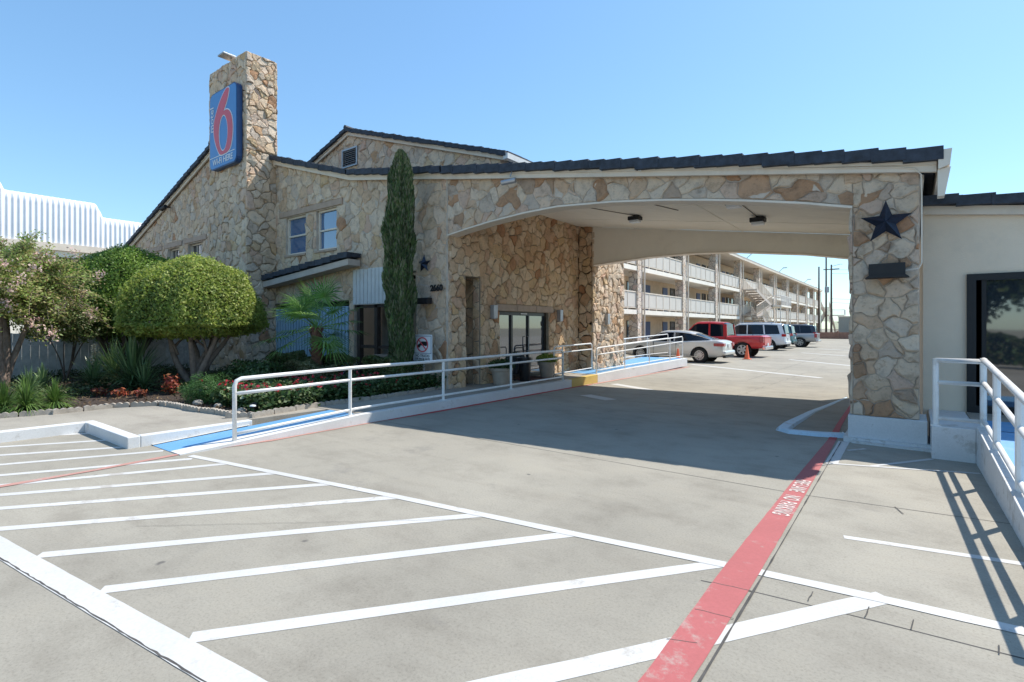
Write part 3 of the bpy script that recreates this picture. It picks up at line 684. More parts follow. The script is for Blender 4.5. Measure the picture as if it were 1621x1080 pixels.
MB().box(-16.2,-16.05,-.10,-.075,.1,2.4).build('corner_trim', 'siding', B)
# entrance wall (runs with the driveway), its recess and doors
EX = -7.93
niche = rect(.60,1.14,-.0,2.85); door = rect(1.90,4.24,.10,2.04); eo = rect(.001,6.0,0,5.15)
stone_wall('entrance_wall', eo, [niche, door], Fx(EX), .25, B, 'stone_warm', 'mortar', .225, 51, .045, .018, holes_stone=[niche, door, rect(1.72,4.45,2.04,2.22)])
for a, b in ((1.73,2.63),(2.64,3.54),(3.55,4.44)): MB().box(EX-.1, EX+.05, a, b, 2.045, 2.215).build('lintel', 'lintel', B, bevel=.008)
MB().box(-7.965,-7.915,-.028,-.001,0,5.12).build('corner_mortar', 'mortar_light', B); stones_c = MB(); stones(stones_c, rect(-.03,.10,0,3.76), [], Fx(-7.914), .2, .01, .02, seed=59); stones_c.build('corner_stones', 'stone', B)
nw = MB()
stones(nw, rect(-9.6,-8.2,.1,2.9), [], Fy(1.20), .27, .02, .04, seed=52); nw.box(-9.6,-8.19,1.202,1.4,0,2.95,1); nw.box(-9.6,-8.19,.4,.59,0,2.95,1); nw.box(-9.6,-8.19,.4,1.4,2.86,2.95,1); nw.box(-9.7,-9.6,.4,1.4,0,2.95,1)
stones(nw, rect(-8.17,-7.95,.1,2.85), [], Fy(1.135), .22, .015, .02, seed=58)
nw.build('recess_wall', ['stone_warm', 'mortar'], B)
# facade end (jamb) beside the driveway
# stone block at the back of the canopy, lit beyond it
lb = MB(); slab(lb, rect(-7.93,-7.42,0,5.2), [], Fy(6.0), .2, 1); stones(lb, rect(-7.90,-7.42,.0,5.0), [], Fy(6.0), .27, .02, .05, seed=55)
lb.build('pilaster', ['stone_warm', 'mortar'], B)
lb = MB(); slab(lb, rect(6.0,8.2,0,4.9), [], Fx(-7.42), .6, 1); stones(lb, rect(5.97,8.22,.0,4.9), [], Fx(-7.42), .22, .012, .08, seed=56); stones(lb, rect(-8.6,-7.38,0,4.9), [], Fy(8.2, 1), .27, .02, .05, seed=57)
lb.build('stone_block', ['stone', 'mortar'], B)
# doors: two fixed lights and a pair of leaves in a bronze frame
D_ = MB(); y0, y1, z0, z1, X_ = 1.90, 4.24, wz(3), 2.04, EX-.13
for a, b in ((y0,y0+.06),(2.52,2.60),(3.32,3.38),(4.16,4.24)): D_.box(X_-.05, X_+.05, a, b, z0, z1)
D_.box(X_-.049, X_+.049, y0+.06, y1-.08, z1-.10, z1); D_.box(X_-.049, X_+.049, y0+.06, y1-.08, z0, z0+.12)
dr = D_.build('entrance_door', 'bronze', B)
for a, b in ((1.96,2.52),(2.60,3.32),(3.38,4.16)): MB().box(X_-.008, X_+.008, a, b, z0+.12, z1-.10).build('pane', 'glass_door', dr)
h_ = MB(); h_.tube([(X_+.05,3.26,.95),(X_+.11,3.26,.95),(X_+.11,3.26,1.35),(X_+.05,3.26,1.35)], .014, 8); h_.build('handle', 'grey_metal', dr)
MB().box(X_+.05, X_+.07, 2.95,3.25,z1-.065,z1-.035).build('door_closer', 'white_metal', dr)
m = MB(); m.box(-12,-8.2,1.52,8.0,.12,.16); m.build('lobby_floor', 'tar', B)
m = MB(); m.box(-12.1,-12,1.45,8.0,.1,4.5); m.box(-12,-8.19,1.45,1.50,.165,4.5); m.box(-12,-8.19,7.9,7.95,.165,4.5); m.box(-12,-8.19,1.56,7.89,4.5,4.55); m.build('lobby_interior', 'stucco', B)

# ------------------------------------------------------------------ canopy over the driveway
K = thing('entrance_canopy', (0, 0, 0), 'stone arched drive-through canopy with cream ceiling spanning the driveway', 'canopy')
arch = [(-7.93,3.77),(-7.36,3.85),(-6.67,3.93),(-5.74,4.0),(-4.9,4.02),(-3.72,3.94),(-2.68,3.82),(-2.01,3.72),(-1.41,3.62),(-.63,3.47),(.0,3.32)]
# the arched beam and the front pier
stone_wall('arch_wall', arch+[(0,3.83),(-7.93,5.11)], [], Fy(.0005), .3, K, 'stone_pier', 'mortar_light', .25, 61, .028, .012)
stone_wall('pier', [(0,.37),(.75,.37),(.75,3.72),(0,3.83)], [], Fy(0), .6, K, 'stone_pier', 'mortar_light', .18, 63, .042, .012)
pr_ = MB(); stones(pr_, rect(-.03,.6,.37,3.3), [], Fx(0, -1), .3, .02, .045, seed=64)
pr_.build('pier_cladding', 'stone_pier', K)
pl = MB(); pl.box(-.05,.83,-.07,.64,-.02,.372); pl.prism([(-.10,-.13),(.90,-.13),(.90,.66),(-.10,.66)], -.02, .07, 'z'); pl.prism([(.0,-.18),(.95,-.22),(.92,-.1),(.0,-.1)], -.02, .035, 'z')
pl.build('plinth', 'white_kerb', K, bevel=.02)
# cream soffit lining under the arch
so_ = MB(); k = len(arch); vs = []
for x, z in arch: vs += [(x, -.035, z-.002), (x, .30, z-.002), (x, .30, z-.035), (x, -.035, z-.035)]
so_.add(vs, [(i*4+q, i*4+(q+1) % 4, (i+1)*4+(q+1) % 4, (i+1)*4+q) for i in range(k-1) for q in range(4)]+[(0,1,2,3)])
so_.build('arch_soffit', 'fascia', K)
# ceiling, back beam, roof
cz = lambda x: 3.75-.142*x
ce = MB(); ce.prism([(-7.92,cz(-7.92)),(.8,cz(.8)),(.8,cz(.8)+.06),(-7.92,cz(-7.92)+.06)], .31, 5.99, 'y'); ce.build('ceiling', 'stucco', K)
tr = MB()
for x in (-2.9,): tr.box(x-.012, x+.012, .32, 5.98, cz(x)-.012, cz(x)-.004)
for y in (2.3, 4.4): tr.prism([(-7.9,cz(-7.9)-.006),(.7,cz(.7)-.006),(.7,cz(.7)+.001),(-7.9,cz(-7.9)+.001)], y-.012, y+.012, 'y')
tr.build('ceiling_batten', 'stucco', K)
bb = [(-7.415,3.58),(-7.31,3.62),(-6.38,3.68),(-5.5,3.73),(-4.28,3.73),(-3.09,3.67),(-1.46,3.47),(-.44,3.28),(.2,3.14)]
MB().prism(bb+[(.2,cz(.2)-.001),(-7.415,cz(-7.415)-.001)], 6.0, 6.3, 'y').build('rear_beam', 'stucco', K)
MB().prism(bb+[(x, z-.04) for x, z in reversed(bb)], 5.98, 6.32, 'y').build('rear_beam_trim', 'fascia', K)
stone_wall('rear_pier', rect(.2,.9,0,3.9), [], Fy(5.9), .6, K, 'stone_pier', 'mortar', .3, 66)
cR = [(-7.95,5.29),(.92,3.865)]
rf = MB(); tiles(rf, cR, -.26, 6.9, .35, seed=10, barge=.15); rf.prism(underside(cR), -.2, 6.9, 'y'); rf.build('roof', 'tile', K)
fascia(cR, -.125, -.06, .13, .12).build('fascia', 'fascia', K)
gt = MB(); gt.prism([(.935,3.62),(1.05,3.66),(1.07,3.86),(.935,3.86)], -.24, 6.8, 'y')
gt.prism([(.93,3.28),(1.0,3.28),(1.06,3.64),(.93,3.62)], -.2,-.02,'y')
gt.build('gutter', 'fascia', K)

# ------------------------------------------------------------------ stucco building right of the canopy
W_ = thing('stucco_building', (3, 3, 0), 'plain pale stucco building with blue-grey roof tiles right of the stone pier', 'building')
rw = [(.80,0),(5.5,0),(5.5,2.72),(.80,3.33)]
mb = MB(); slab(mb, [(.80,0),(4.5,0),(4.5,2.86),(.80,3.33)], [rect(1.29,3.2,.40,2.36)], Fy(1.07), .2, 0); mb.build('wall', 'stucco_white', W_)
m = MB(); m.box(.80,1.0,1.272,13,0,3.28); m.box(1.0,4.5,12.8,13,0,2.8); m.build('side_wall', 'stucco_white', W_)
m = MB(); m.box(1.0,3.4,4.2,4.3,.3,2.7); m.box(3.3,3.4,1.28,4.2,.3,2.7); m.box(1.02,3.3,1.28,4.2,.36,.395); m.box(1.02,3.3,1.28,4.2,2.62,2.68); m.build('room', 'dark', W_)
wr = [(.80,3.53),(4.9,3.02)]
rf = MB(); tiles(rf, [(.80,3.50),(4.9,2.98)], .84, 13.2, .36, .4, .042, 14, .12); rf.prism(underside(wr, .06, .04), .9, 13.2, 'y'); rf.build('roof', 'tile', W_)
MB().prism([(.80,3.39),(4.9,2.87),(4.9,2.74),(.80,3.27)], .98, 1.06, 'y').build('fascia', 'fascia', W_)
D_ = MB()
D_.box(1.29,1.39,1.02,1.16,.40,2.36); D_.box(1.39,3.2,1.02,1.16,2.27,2.36); D_.box(1.39,3.2,1.02,1.16,.40,.50); D_.box(2.28,2.36,1.02,1.16,.5,2.27); D_.box(1.45,1.50,1.05,1.13,.5,2.27); D_.box(3.1,3.2,1.02,1.16,.5,2.27)
dr = D_.build('door', 'black', W_)
MB().box(1.50,2.28,1.085,1.10,.50,2.27).build('pane', 'glass', dr); MB().box(2.36,3.1,1.085,1.10,.50,2.27).build('pane', 'glass', dr)
h_ = MB(); h_.tube([(2.2,1.04,1.1),(2.2,.98,1.1),(2.2,.98,1.5),(2.2,1.04,1.5)], .014, 8); h_.build('handle', 'grey_metal', dr)
# raised landing and ramp in front of it
q = thing('access_ramp', (1.3, 0, 0), 'white painted concrete landing and ramp with blue floor by the stucco building', 'ramp')
m = MB(); m.box(.86,1.27,-.60,1.06,-.05,.40); m.box(1.271,4.4,-.60,1.06,-.05,.385)
def rz(y): return .40-.075*(-.6-y)
m.add([(1.27,-.602,-.05),(1.40,-.602,-.05),(1.40,-.602,.44),(1.27,-.602,.44),(1.33,-4.9,-.05),(1.46,-4.9,-.05),(1.46,-4.9,rz(-4.9)+.04),(1.33,-4.9,rz(-4.9)+.04)], [(0,1,2,3),(4,7,6,5),(3,2,6,7),(0,3,7,4),(1,5,6,2)])
m.build('side_wall', 'white_kerb', q, bevel=.008)
m = MB(); m.add([(1.40,-.6,.40),(2.9,-.6,.40),(2.96,-4.9,rz(-4.9)),(1.46,-4.9,rz(-4.9)),(1.40,-.6,-.05),(2.9,-.6,-.05),(2.96,-4.9,-.05),(1.46,-4.9,-.05)], [(0,1,2,3),(3,2,6,7),(1,5,6,2),(0,3,7,4)]); m.add([(1.40,-.6,.405),(4.4,-.6,.405),(4.4,.25,.405),(1.40,.25,.405)], [(0,1,2,3)])
m.build('blue_floor', 'blue_paint', q)
MB().box(1.28,4.4,.26,1.0,.386,.402).build('landing_slab', 'walk', q)

# ------------------------------------------------------------------ three-storey motel block
FX = -13.06; Y0 = 14.1; BAY = 8.2; NB = 11; FL = [0, 2.72, 5.44]; RZ = 8.3
T = thing('motel_block', (-17, 60, 0), 'long three-storey motel block with railed galleries and stone columns beyond the canopy', 'building')
YE = Y0+BAY*NB
m = MB(); m.box(-20,-15.0,Y0,YE,0,RZ-.1); m.build('wall', mat('tan_rendered_wall', (.58, .44, .31), .9, .12, 2, .2), T)
m = MB()
for z in FL[1:]: m.box(-15.0,FX+.12,Y0,YE,z-.28,z)
m.build('gallery_floor', 'stucco', T)
MB().box(-20.3,FX+.55,Y0-.3,YE+.3,RZ,RZ+.22).build('roof_slab', 'fascia', T)
MB().box(-20.3,FX+.57,Y0-.32,YE+.32,RZ+.225,RZ+.32).build('roof_edge', mat('pale_roof_edge', (.5, .48, .44), .8, .1, 3, .1), T)
for k in range(NB+1):
    y = Y0+BAY*k; MB().box(FX-.45,FX+.16,y-.38,y+.38,0,RZ-.002).build('column', 'far_stone', T)
    MB().tube([(FX+.25,y+.46,0),(FX+.25,y+.46,RZ-.01)], .06, 8).build('downpipe', 'fascia', T)
M['rail_panel'] = mat('pale_gallery_panel', (.60, .56, .50), .7, .06, 2, .05)
for k in range(NB):
    a, b = Y0+BAY*k+.40, Y0+BAY*(k+1)-.40
    for z in FL[1:]:
        r_ = MB(); r_.box(FX+.02,FX+.09,a,b,z+1.08,z+1.15); r_.box(FX+.03,FX+.08,a,b,z+.10,z+.15)
        nP = 6
        for i in range(nP+1):
            y = a+(b-a)*i/nP; r_.box(FX+.035,FX+.085,y-.03,y+.03,z,z+1.08)
        rl = r_.build('gallery_railing', 'fascia', T)
        MB().box(FX+.045,FX+.06,a,b,z+.17,z+1.06).build('infill_panel', 'rail_panel', rl)
M['door_blue'] = mat('dark_blue_door', (.05, .07, .16), .5, .1, 3, .05)
for k in range(NB):
    for z in FL:
        for dy in (.9, 5.6):
            y = Y0+BAY*k+dy; d_ = MB(); d_.box(-15.0+.001,-14.94,y,y+.95,z+.01,z+2.05); o = d_.build('door', 'door_blue', T)
        for dy in (2.5, 4.2):
            y = Y0+BAY*k+dy; f = MB(); f.box(-14.999,-14.93,y,y+.06,z+.9,z+2.1); f.box(-14.999,-14.93,y+.94,y+1.0,z+.9,z+2.1); f.box(-14.999,-14.93,y+.06,y+.94,z+2.04,z+2.1); f.box(-14.999,-14.93,y+.06,y+.94,z+.9,z+.96)
            wn = f.build('window', 'bronze', T); MB().box(-14.99,-14.96,y+.06,y+.94,z+.96,z+2.04).build('pane', 'glass', wn)
# external stairs
def stair(parent, x0, x1, ya, za, yb, zb, rails=True):
    s = MB(); n = max(3, int(abs(zb-za)/.18)); 
    for i in range(n):
        t0, t1 = i/n, (i+1)/n; y0, y1 = ya+(yb-ya)*t0, ya+(yb-ya)*t1; z = za+(zb-za)*(t1 if zb > za else t0)
        s.box(x0+.05, x1-.05, min(y0, y1), max(y0, y1), z-.09, z)
    o = s.build('stair_flight', 'board', parent)
    st = MB()
    for x in (x0, x1-.05): st.add([(x,ya,za-.28),(x+.05,ya,za-.28),(x+.05,ya,za+.05),(x,ya,za+.05),(x,yb,zb-.28),(x+.05,yb,zb-.28),(x+.05,yb,zb+.05),(x,yb,zb+.05)], [(0,1,2,3),(4,7,6,5),(0,4,5,1),(1,5,6,2),(2,6,7,3),(3,7,4,0)])
    st.build('stringer', 'board', o)
    r_ = MB()
    for x in (x0+.02, x1-.02):
        r_.tube([(x,ya,za+1.05),(x,yb,zb+1.05)], .03, 6); r_.tube([(x,ya,za+.2),(x,yb,zb+.2)], .02, 6)
        k = int(abs(yb-ya)/.22)
        for i in range(k+1):
            t = i/k; y = ya+(yb-ya)*t; z = za+(zb-za)*t; r_.tube([(x,y,z+.05),(x,y,z+1.05)], .022 if i % 4 == 0 else .013, 4)
    r_.build('handrail', 'fascia', o)
def landing(parent, x0, x1, ya, yb, z):
    s = MB(); s.box(x0, x1, ya, yb, z-.16, z)
    for y in (ya+.1, yb-.1): s.tube([(x1-.1,y,0),(x1-.1,y,z-.1)], .06, 6)
    o = s.build('stair_landing', 'stucco', parent); r_ = MB()
    pts = [(x0+.05,ya),(x1-.03,ya),(x1-.03,yb),(x0+.05,yb)]
    for a, b in zip(pts, pts[1:]):
        r_.tube([(a[0],a[1],z+1.05),(b[0],b[1],z+1.05)], .03, 6); L = math.hypot(b[0]-a[0], b[1]-a[1]); k = max(2, int(L/.22))
        for i in range(k+1): t = i/k; r_.tube([(a[0]+(b[0]-a[0])*t,a[1]+(b[1]-a[1])*t,z),(a[0]+(b[0]-a[0])*t,a[1]+(b[1]-a[1])*t,z+1.05)], .014, 4)
    r_.build('handrail', 'white_metal', o)
ST = thing('external_staircase', (-12, 50, 0), 'cream external staircase zigzagging up the middle of the motel block', 'staircase', 'external staircases of the motel block')
stair(ST, -12.8, -11.5, 47.2, 5.44, 54.5, 4.08); landing(ST, -12.8, -10.6, 54.5, 60.5, 4.08)
stair(ST, -12.8, -11.5, 54.5, 4.08, 47.2, 2.72); stair(ST, -12.0, -10.9, 47.2, 2.72, 54.5, 0.02)
S2 = thing('external_staircase', (-11, 106, 0), 'cream external staircase at the far end of the motel block', 'staircase', 'external staircases of the motel block')
stair(S2, -12.8, -11.5, YE+.5, 5.44, YE+6, 4.08); landing(S2, -12.8, -9.6, YE+6, YE+9, 4.08); stair(S2, -12.8, -11.5, YE+6, 4.08, YE+.5, 2.72); stair(S2, -11, -9.7, YE+.5, 2.72, YE+6, .05); landing(S2, -11, -8.6, YE+9.2, YE+12, 2.72)
for k, y in enumerate((47.9, 64.2, 84.0)):
    o = MB().tube([(FX+.4,y,RZ+.3),(FX+.9,y+.2,RZ+.8)], .04, 6); o.box(FX+.85,FX+1.35,y+.08,y+.32,RZ+.78,RZ+.88)
    o.build('roof_floodlight', 'grey_metal', label='slim grey floodlight on an arm at the motel block roof edge, '+['nearest of three','middle of three','farthest of three'][k], cat='floodlight', group='floodlights on the motel roof edge')
o = MB().lathe([(.0,0),(.22,0),(.22,.5),(.3,.52),(.3,.6),(0,.65)], (-13.6,YE-.4,RZ+.3), 12).build('roof_vent_pipe', 'grey_metal', label='small dark vent at the far end of the motel roof', cat='vent')
# far buildings, wall, poles
M['grey_render'] = mat('grey_green_render', (.33, .34, .31), .9, .06, .4, .1); M['brick_far'] = mat('red_brown_brick', (.28, .16, .12), .9, .25, 3, .2)
q = thing('low_warehouse', (0, 95, 0), 'low grey windowless warehouse beyond the end of the car park', 'building')
MB().box(-9.0,16,94,108,0,3.35).build('wall', 'grey_render', q); MB().box(-9.1,16.1,93.9,108.1,3.35,3.52).build('roof_edge', 'fascia', q); MB().box(-2.4,-1.5,96,97,3.53,4.4).build('roof_unit', 'grey_metal', q)
q = thing('brick_wall', (0, 79, 0), 'low red-brown brick wall across the end of the car park', 'wall')
m = MB(); m.box(-10.5,12,78.9,79.15,0,.95); m.build('panel', 'brick_far', q)
for i in range(9): MB().box(-10.6+i*2.8,-10.35+i*2.8,78.8,79.25,0,1.12).build('post', 'brick_far', q)
for k, (x, y, h, lab) in enumerate(((-11.6,92,11.8,'left and shortest of three dark wooden utility poles past the motel block'),(-11.0,96,16.0,'tallest of three dark wooden utility poles past the motel block'),(-9.4,88,11.6,'utility pole carrying a grey transformer drum and a street lamp arm'))):
    q = thing('utility_pole', (x, y, 0), lab, 'utility pole', 'utility poles beyond the car park')
    MB().tube([(x,y,0),(x,y,h)], .17, 8, r2=.11).build('pole', 'bark_dark', q)
    if k: MB().box(x-1.1,x+1.1,y-.05,y+.05,h-.8,h-.66).build('crossarm', 'bark_dark', q)
    if k == 2:
        MB().lathe([(0,0),(.32,0),(.32,.9),(0,.95)], (x-.6,y,h-4.4), 12).build('transformer', 'grey_metal', q)
        MB().tube([(x,y,h-.3),(x+1.2,y,h),(x+1.5,y,h-.05)], .04, 6).build('lamp_arm', 'grey_metal', q)
for k, z in enumerate((10.8, 10.2, 6.2, 5.6)):
    pts = []
    for i in range(25):
        t = i/24; pts.append((-9.4+t*60, 88+t*10, z-4*1.2*t*(1-t)*(.8+.1*k)))
    MB().tube(pts, .018, 4).build('power_line', 'black', label='thin power line sagging right from the poles, '+['topmost','second from the top','third from the top','lowest'][k]+' of four', cat='cable', group='power lines')
# corrugated neighbour at the far left
q = thing('corrugated_building', (-42, 4, 0), 'building with a white corrugated metal parapet rising behind the plank fence on the left', 'building')
cx_ = -37.6
def ctop(y): return 9.45 if y < -3.0 else (9.05 if y < 1.2 else 8.22)
prof = [(-30, 9.45),(-3.25,9.45)]
mb = MB(); y = -14.0; st = .03; vs = []; k = 0
def csm(y):
    def s(a, b, t): t = max(0, min(1, t)); t = t*t*(3-2*t); return a+(b-a)*t
    z = s(9.5, 9.0, (y+3.25)/.35); return z if y < .9 else s(9.0, 8.22, (y-.9)/.5)
ys = np.arange(-14, 14, st)
for y in ys:
    ph = math.cos(y/.12*math.pi); off = .028*ph; zt = csm(y)+.004*ph
    for (dx, z) in ((off, 6.35), (off, zt-.5), (off-.06, zt-.25), (off-.18, zt-.09), (off-.4, zt)): vs.append((cx_+dx, y, z))
n = len(ys); mb.add(vs, [(i*5+j_, (i+1)*5+j_, (i+1)*5+j_+1, i*5+j_+1) for i in range(n-1) for j_ in range(4)])
mb.build('corrugated_parapet', 'corr', q, smooth=True)
MB().box(cx_-12, cx_-.5, -14, 14, 6.0, 8.0).build('upper_body', 'corr', q)
MB().box(cx_-12, cx_+.15, -14.05, 14.05, 5.95, 6.34).build('cornice', 'fascia', q)
mb = MB(); slab(mb, rect(-14,14,0,5.94), [rect(-12+a*2.6,-10+a*2.6,4.3,5.6) for a in range(9)], Fx(cx_), .25, 0); mb.box(cx_-12,cx_-.3,-14,14,0,5.9); mb.build('wall', 'stucco', q)
for a in range(9):
    y = -12+a*2.6; f = MB(); f.box(cx_-.15,cx_-.08,y,y+.07,4.3,5.6); f.box(cx_-.15,cx_-.08,y+1.93,y+2,4.3,5.6); f.box(cx_-.15,cx_-.08,y+.96,y+1.03,4.37,5.53); f.box(cx_-.15,cx_-.08,y+.07,y+1.93,4.3,4.37); f.box(cx_-.15,cx_-.08,y+.07,y+1.93,5.53,5.6); w_ = f.build('window', 'bronze', q)
    MB().box(cx_-.20,cx_-.16,y,y+2,4.3,5.6).build('pane', 'glass', w_)
# plank fence
q = thing('plank_fence', (-19.5, -4, 0), 'weathered white plank fence behind the shrubs at far left', 'fence')
mb = MB(); y = -13.0
while y < .2:
    mb.box(-19.5,-19.47,y,y+.182,.12,1.42+random.uniform(-.03,.03)); y += .19
mb.box(-19.56,-19.51,-13,.2,.4,.48); mb.box(-19.56,-19.51,-13,.2,1.1,1.18); mb.build('panel', 'plank', q)
for i in range(6): MB().box(-19.66,-19.565,-13+i*2.55,-12.9+i*2.55,.1,1.5).build('post', 'plank', q)

# ================================================================== handrails
def railing(label, pts, posts, x, base, top, mid, low, r=.03, m='white_metal', loc=None):
    """pts: ys of the run; base/top/mid/low: functions of y giving heights, at constant x"""
    t = thing('handrail', loc or (x, (pts[0]+pts[-1])/2, 0), label, 'handrail')
    ys = list(np.linspace(pts[0], pts[-1], 14))
    R_ = .09
    a = MB(); a.tube([(x,ys[0],base(ys[0])),(x,ys[0],top(ys[0])-R_),(x,ys[0]+R_*.3,top(ys[0])-R_*.3),(x,ys[0]+R_,top(ys[0]))]+[(x,y,top(y)) for y in ys[1:-1]]+[(x,ys[-1]-R_,top(ys[-1])),(x,ys[-1]-R_*.3,top(ys[-1])-R_*.3),(x,ys[-1],top(ys[-1])-R_),(x,ys[-1],base(ys[-1]))], r, 10); a.build('top_rail', m, t, smooth=True)
    MB().tube([(x,y,mid(y)) for y in ys], r*.85, 8).build('middle_rail', m, t, smooth=True)
    MB().tube([(x,y,low(y)) for y in ys], r*.75, 8).build('bottom_rail', m, t, smooth=True)
    for y in posts: p_ = MB(); p_.tube([(x,y,base(y)-.01),(x,y,top(y)-.01)], r*.95, 8); p_.box(x-.055,x+.055,y-.055,y+.055,base(y)-.005,base(y)+.008); p_.build('post', m, t, smooth='auto')
    return t
lin = lambda a, b, c, d: (lambda y: b+(d-b)*(y-a)/(c-a))
def topz(y): return np.interp(y, [-5.42,-3.5,-1.4,3.1], [.895,.935,.945,1.0])
railing('long white pipe handrail along the ramp and walk in front of the flower bed', [-5.41,3.10], [-3.55,-1.38,.83], -6.72, lambda y: wz(y)+.005, topz, lambda y: topz(y)-.20, lambda y: wz(y)+.10, .029)
t2 = lambda y: np.interp(y, [4.98,12.3], [1.0,1.24])
railing('white pipe handrail on the driveway side of the blue landing past the yellow kerb', [4.98,12.3], [6.9,8.9,10.9], -6.72, lambda y: wz(y), t2, lambda y: t2(y)-.2, lambda y: wz(y)+.1, .022)
railing('white pipe handrail on the far side of the blue landing beyond the lit stone block', [8.9,15.0], [10.4,12.6], -8.35, lambda y: wz(y)-.02, lambda y: 1.12+.03*(y-8.9), lambda y: .93+.03*(y-8.9), lambda y: wz(y)+.1, .022)
railing('short white pipe handrail between the tan pot and the stone pilaster', [3.65,5.85], [4.1], -7.35, lambda y: wz(y), lambda y: 1.06+.02*(y-3.6), lambda y: .88+.02*(y-3.6), lambda y: wz(y)+.08, .022)
# right-hand rail: along the landing's front edge and down the ramp wall
t = thing('handrail', (1.33,-.57,.4), 'white pipe handrail around the raised landing and down the ramp at right', 'handrail')
rx = lambda y: 1.335+.014*(-.57-y)
for nm, h, r in (('top_rail', .80, .031), ('middle_rail', .53, .027), ('bottom_rail', .09, .024)):
    MB().tube([(.90,-.53,.40+h),(1.335,-.57,.40+h)]+[(rx(y), y, rz(y)+.02+h) for y in np.linspace(-.60,-4.8,10)], r, 10).build(nm, 'white_metal', t, smooth=True)
for p in ((.90,-.53,.40),(1.335,-.57,.42),(rx(-1.62),-1.62,rz(-1.62)),(rx(-2.9),-2.9,rz(-2.9)),(rx(-4.4),-4.4,rz(-4.4))):
    m = MB(); m.tube([p,(p[0],p[1],p[2]+.82)], .032, 8); m.box(p[0]-.05,p[0]+.05,p[1]-.05,p[1]+.05,p[2]-.003,p[2]+.012); m.build('post', 'white_metal', t, smooth='auto')

# ================================================================== signs, lamps, stars
M['sign_blue'] = mat('sign_blue', (.03, .18, .46), .35, .05, 2, 0, coat=.3); M['sign_red'] = mat('sign_pinkish_red', (.64, .075, .10), .4, .08, 2, 0); M['sign_white'] = mat('sign_white', (.72, .74, .76), .4, .04, 2, 0)
M['sign_edge'] = mat('sign_navy_edge', (.02, .06, .17), .4, .05, 2, 0)
SX0, SX1, SZ0, SZ1, SY = -17.60, -15.74, 6.70, 9.17, -1.16
sg = thing('motel_sign', ((SX0+SX1)/2, SY, SZ0), 'tall blue sign with a large red number six high on the stone tower', 'sign')
def rrect(x0, x1, z0, z1, r, n=6):
    out = []
    for cx__, cz_, a in ((x1-r,z0+r,-90),(x1-r,z1-r,0),(x0+r,z1-r,90),(x0+r,z0+r,180)):
        for i in range(n+1): t = math.radians(a+90*i/n); out.append((cx__+r*math.cos(t), cz_+r*math.sin(t)))
    return out
MB().prism(rrect(SX0, SX1, SZ0, SZ1, .22), SY, SY+.16, 'y').build('sign_box', 'sign_edge', sg)
MB().prism(rrect(SX0+.035, SX1-.035, SZ0+.035, SZ1-.035, .19), SY-.012, SY-.001, 'y').build('sign_face', 'sign_blue', sg)
SW, SH = SX1-SX0, SZ1-SZ0
def uv(u, v): return (SX0+u*SW, SZ0+v*SH)
def spline(P, n=7):
    out = []; k = len(P)
    for i in range(k):
        p0, p1, p2, p3 = (Vector(P[(i+j_-1) % k]) for j_ in range(4))
        for q in range(n):
            t = q/n; out.append(tuple(.5*((2*p1)+(-p0+p2)*t+(2*p0-5*p1+4*p2-p3)*t*t+(-p0+3*p1-3*p2+p3)*t**3)))
    return out
six = [(.60,.955),(.67,.972),(.735,.95),(.70,.86),(.62,.77),(.545,.70),(.63,.705),(.74,.675),(.83,.59),(.87,.45),(.85,.32),(.79,.21),(.69,.163),(.56,.155),(.42,.163),(.31,.25),(.21,.39),(.175,.53),(.215,.65),(.34,.79),(.49,.90)]
so6 = [uv(*p) for p in spline(six)]
def offset(poly, d):
    out = []; k = len(poly); s = 1 if area(poly) > 0 else -1
    for i in range(k):
        a = Vector(poly[i-1]); b = Vector(poly[(i+1) % k]); e = (b-a).normalized(); out.append((poly[i][0]+e.y*d*s, poly[i][1]-e.x*d*s))
    return out
hole = [uv(.53+.165*math.cos(t), .425+.23*math.sin(t)) for t in np.linspace(0, 2*math.pi, 33)[:-1]]
m = MB(); slab(m, offset(so6, .035), [offset(hole, -.03)], lambda u, v, n: (u, SY-.020-n, v), .008, 0); m.build('number_outline', 'sign_white', sg)
m = MB(); slab(m, so6, [hole], lambda u, v, n: (u, SY-.028-n, v), .008, 0); m.build('number_six', 'sign_red', sg)
a_, b_ = uv(.02, .155), uv(.93, .155); MB().box(a_[0], b_[0], SY-.0185, SY-.0125, a_[1]-.012, a_[1]+.012).build('underline', 'sign_white', sg)
RX = Matrix.Rotation(math.pi/2, 4, 'X')
c_ = uv(.50, .085); text_mesh('WI-FI HERE', .27, .003, 'lettering', 'sign_white', Matrix.Translation((c_[0], SY-.018, c_[1])) @ RX, sg, sx=1.02, bold=.004)
c_ = uv(.105, .66); text_mesh('motel', .34, .003, 'lettering', 'sign_white', Matrix.Translation((c_[0], SY-.018, c_[1])) @ RX @ Matrix.Rotation(math.pi/2, 4, 'Z'), sg, sx=1.05, bold=.001)
q = thing('floodlight', (-16.6,-.9,10.1), 'flat grey floodlight on top of the stone tower', 'floodlight')
m = MB(); m.box(-16.85,-16.45,-1.25,-.85,10.20,10.25); o = m.build('lamp_head', 'grey_metal', q, bevel=.01); MB().tube([(-16.65,-.95,10.2),(-16.65,-.75,10.05)], .025, 6).build('arm', 'grey_metal', q)
def star(x, z, R_, lab):
    m = MB(); vs = [(x, -.20, z)]
    for i in range(10):
        t = math.pi/2+i*math.pi/5; r = R_ if i % 2 == 0 else R_*.40; vs.append((x+r*math.cos(t), -.085, z+r*math.sin(t)))
    m.add(vs, [(0, 1+i, 1+(i+1) % 10) for i in range(10)]+[tuple(range(10, 0, -1))])
    m.build('barn_star', 'star', label=lab, cat='star', group='metal stars on the stone walls')
star(.385, 3.03, .30, 'large dark blue metal star on the front pier of the canopy')
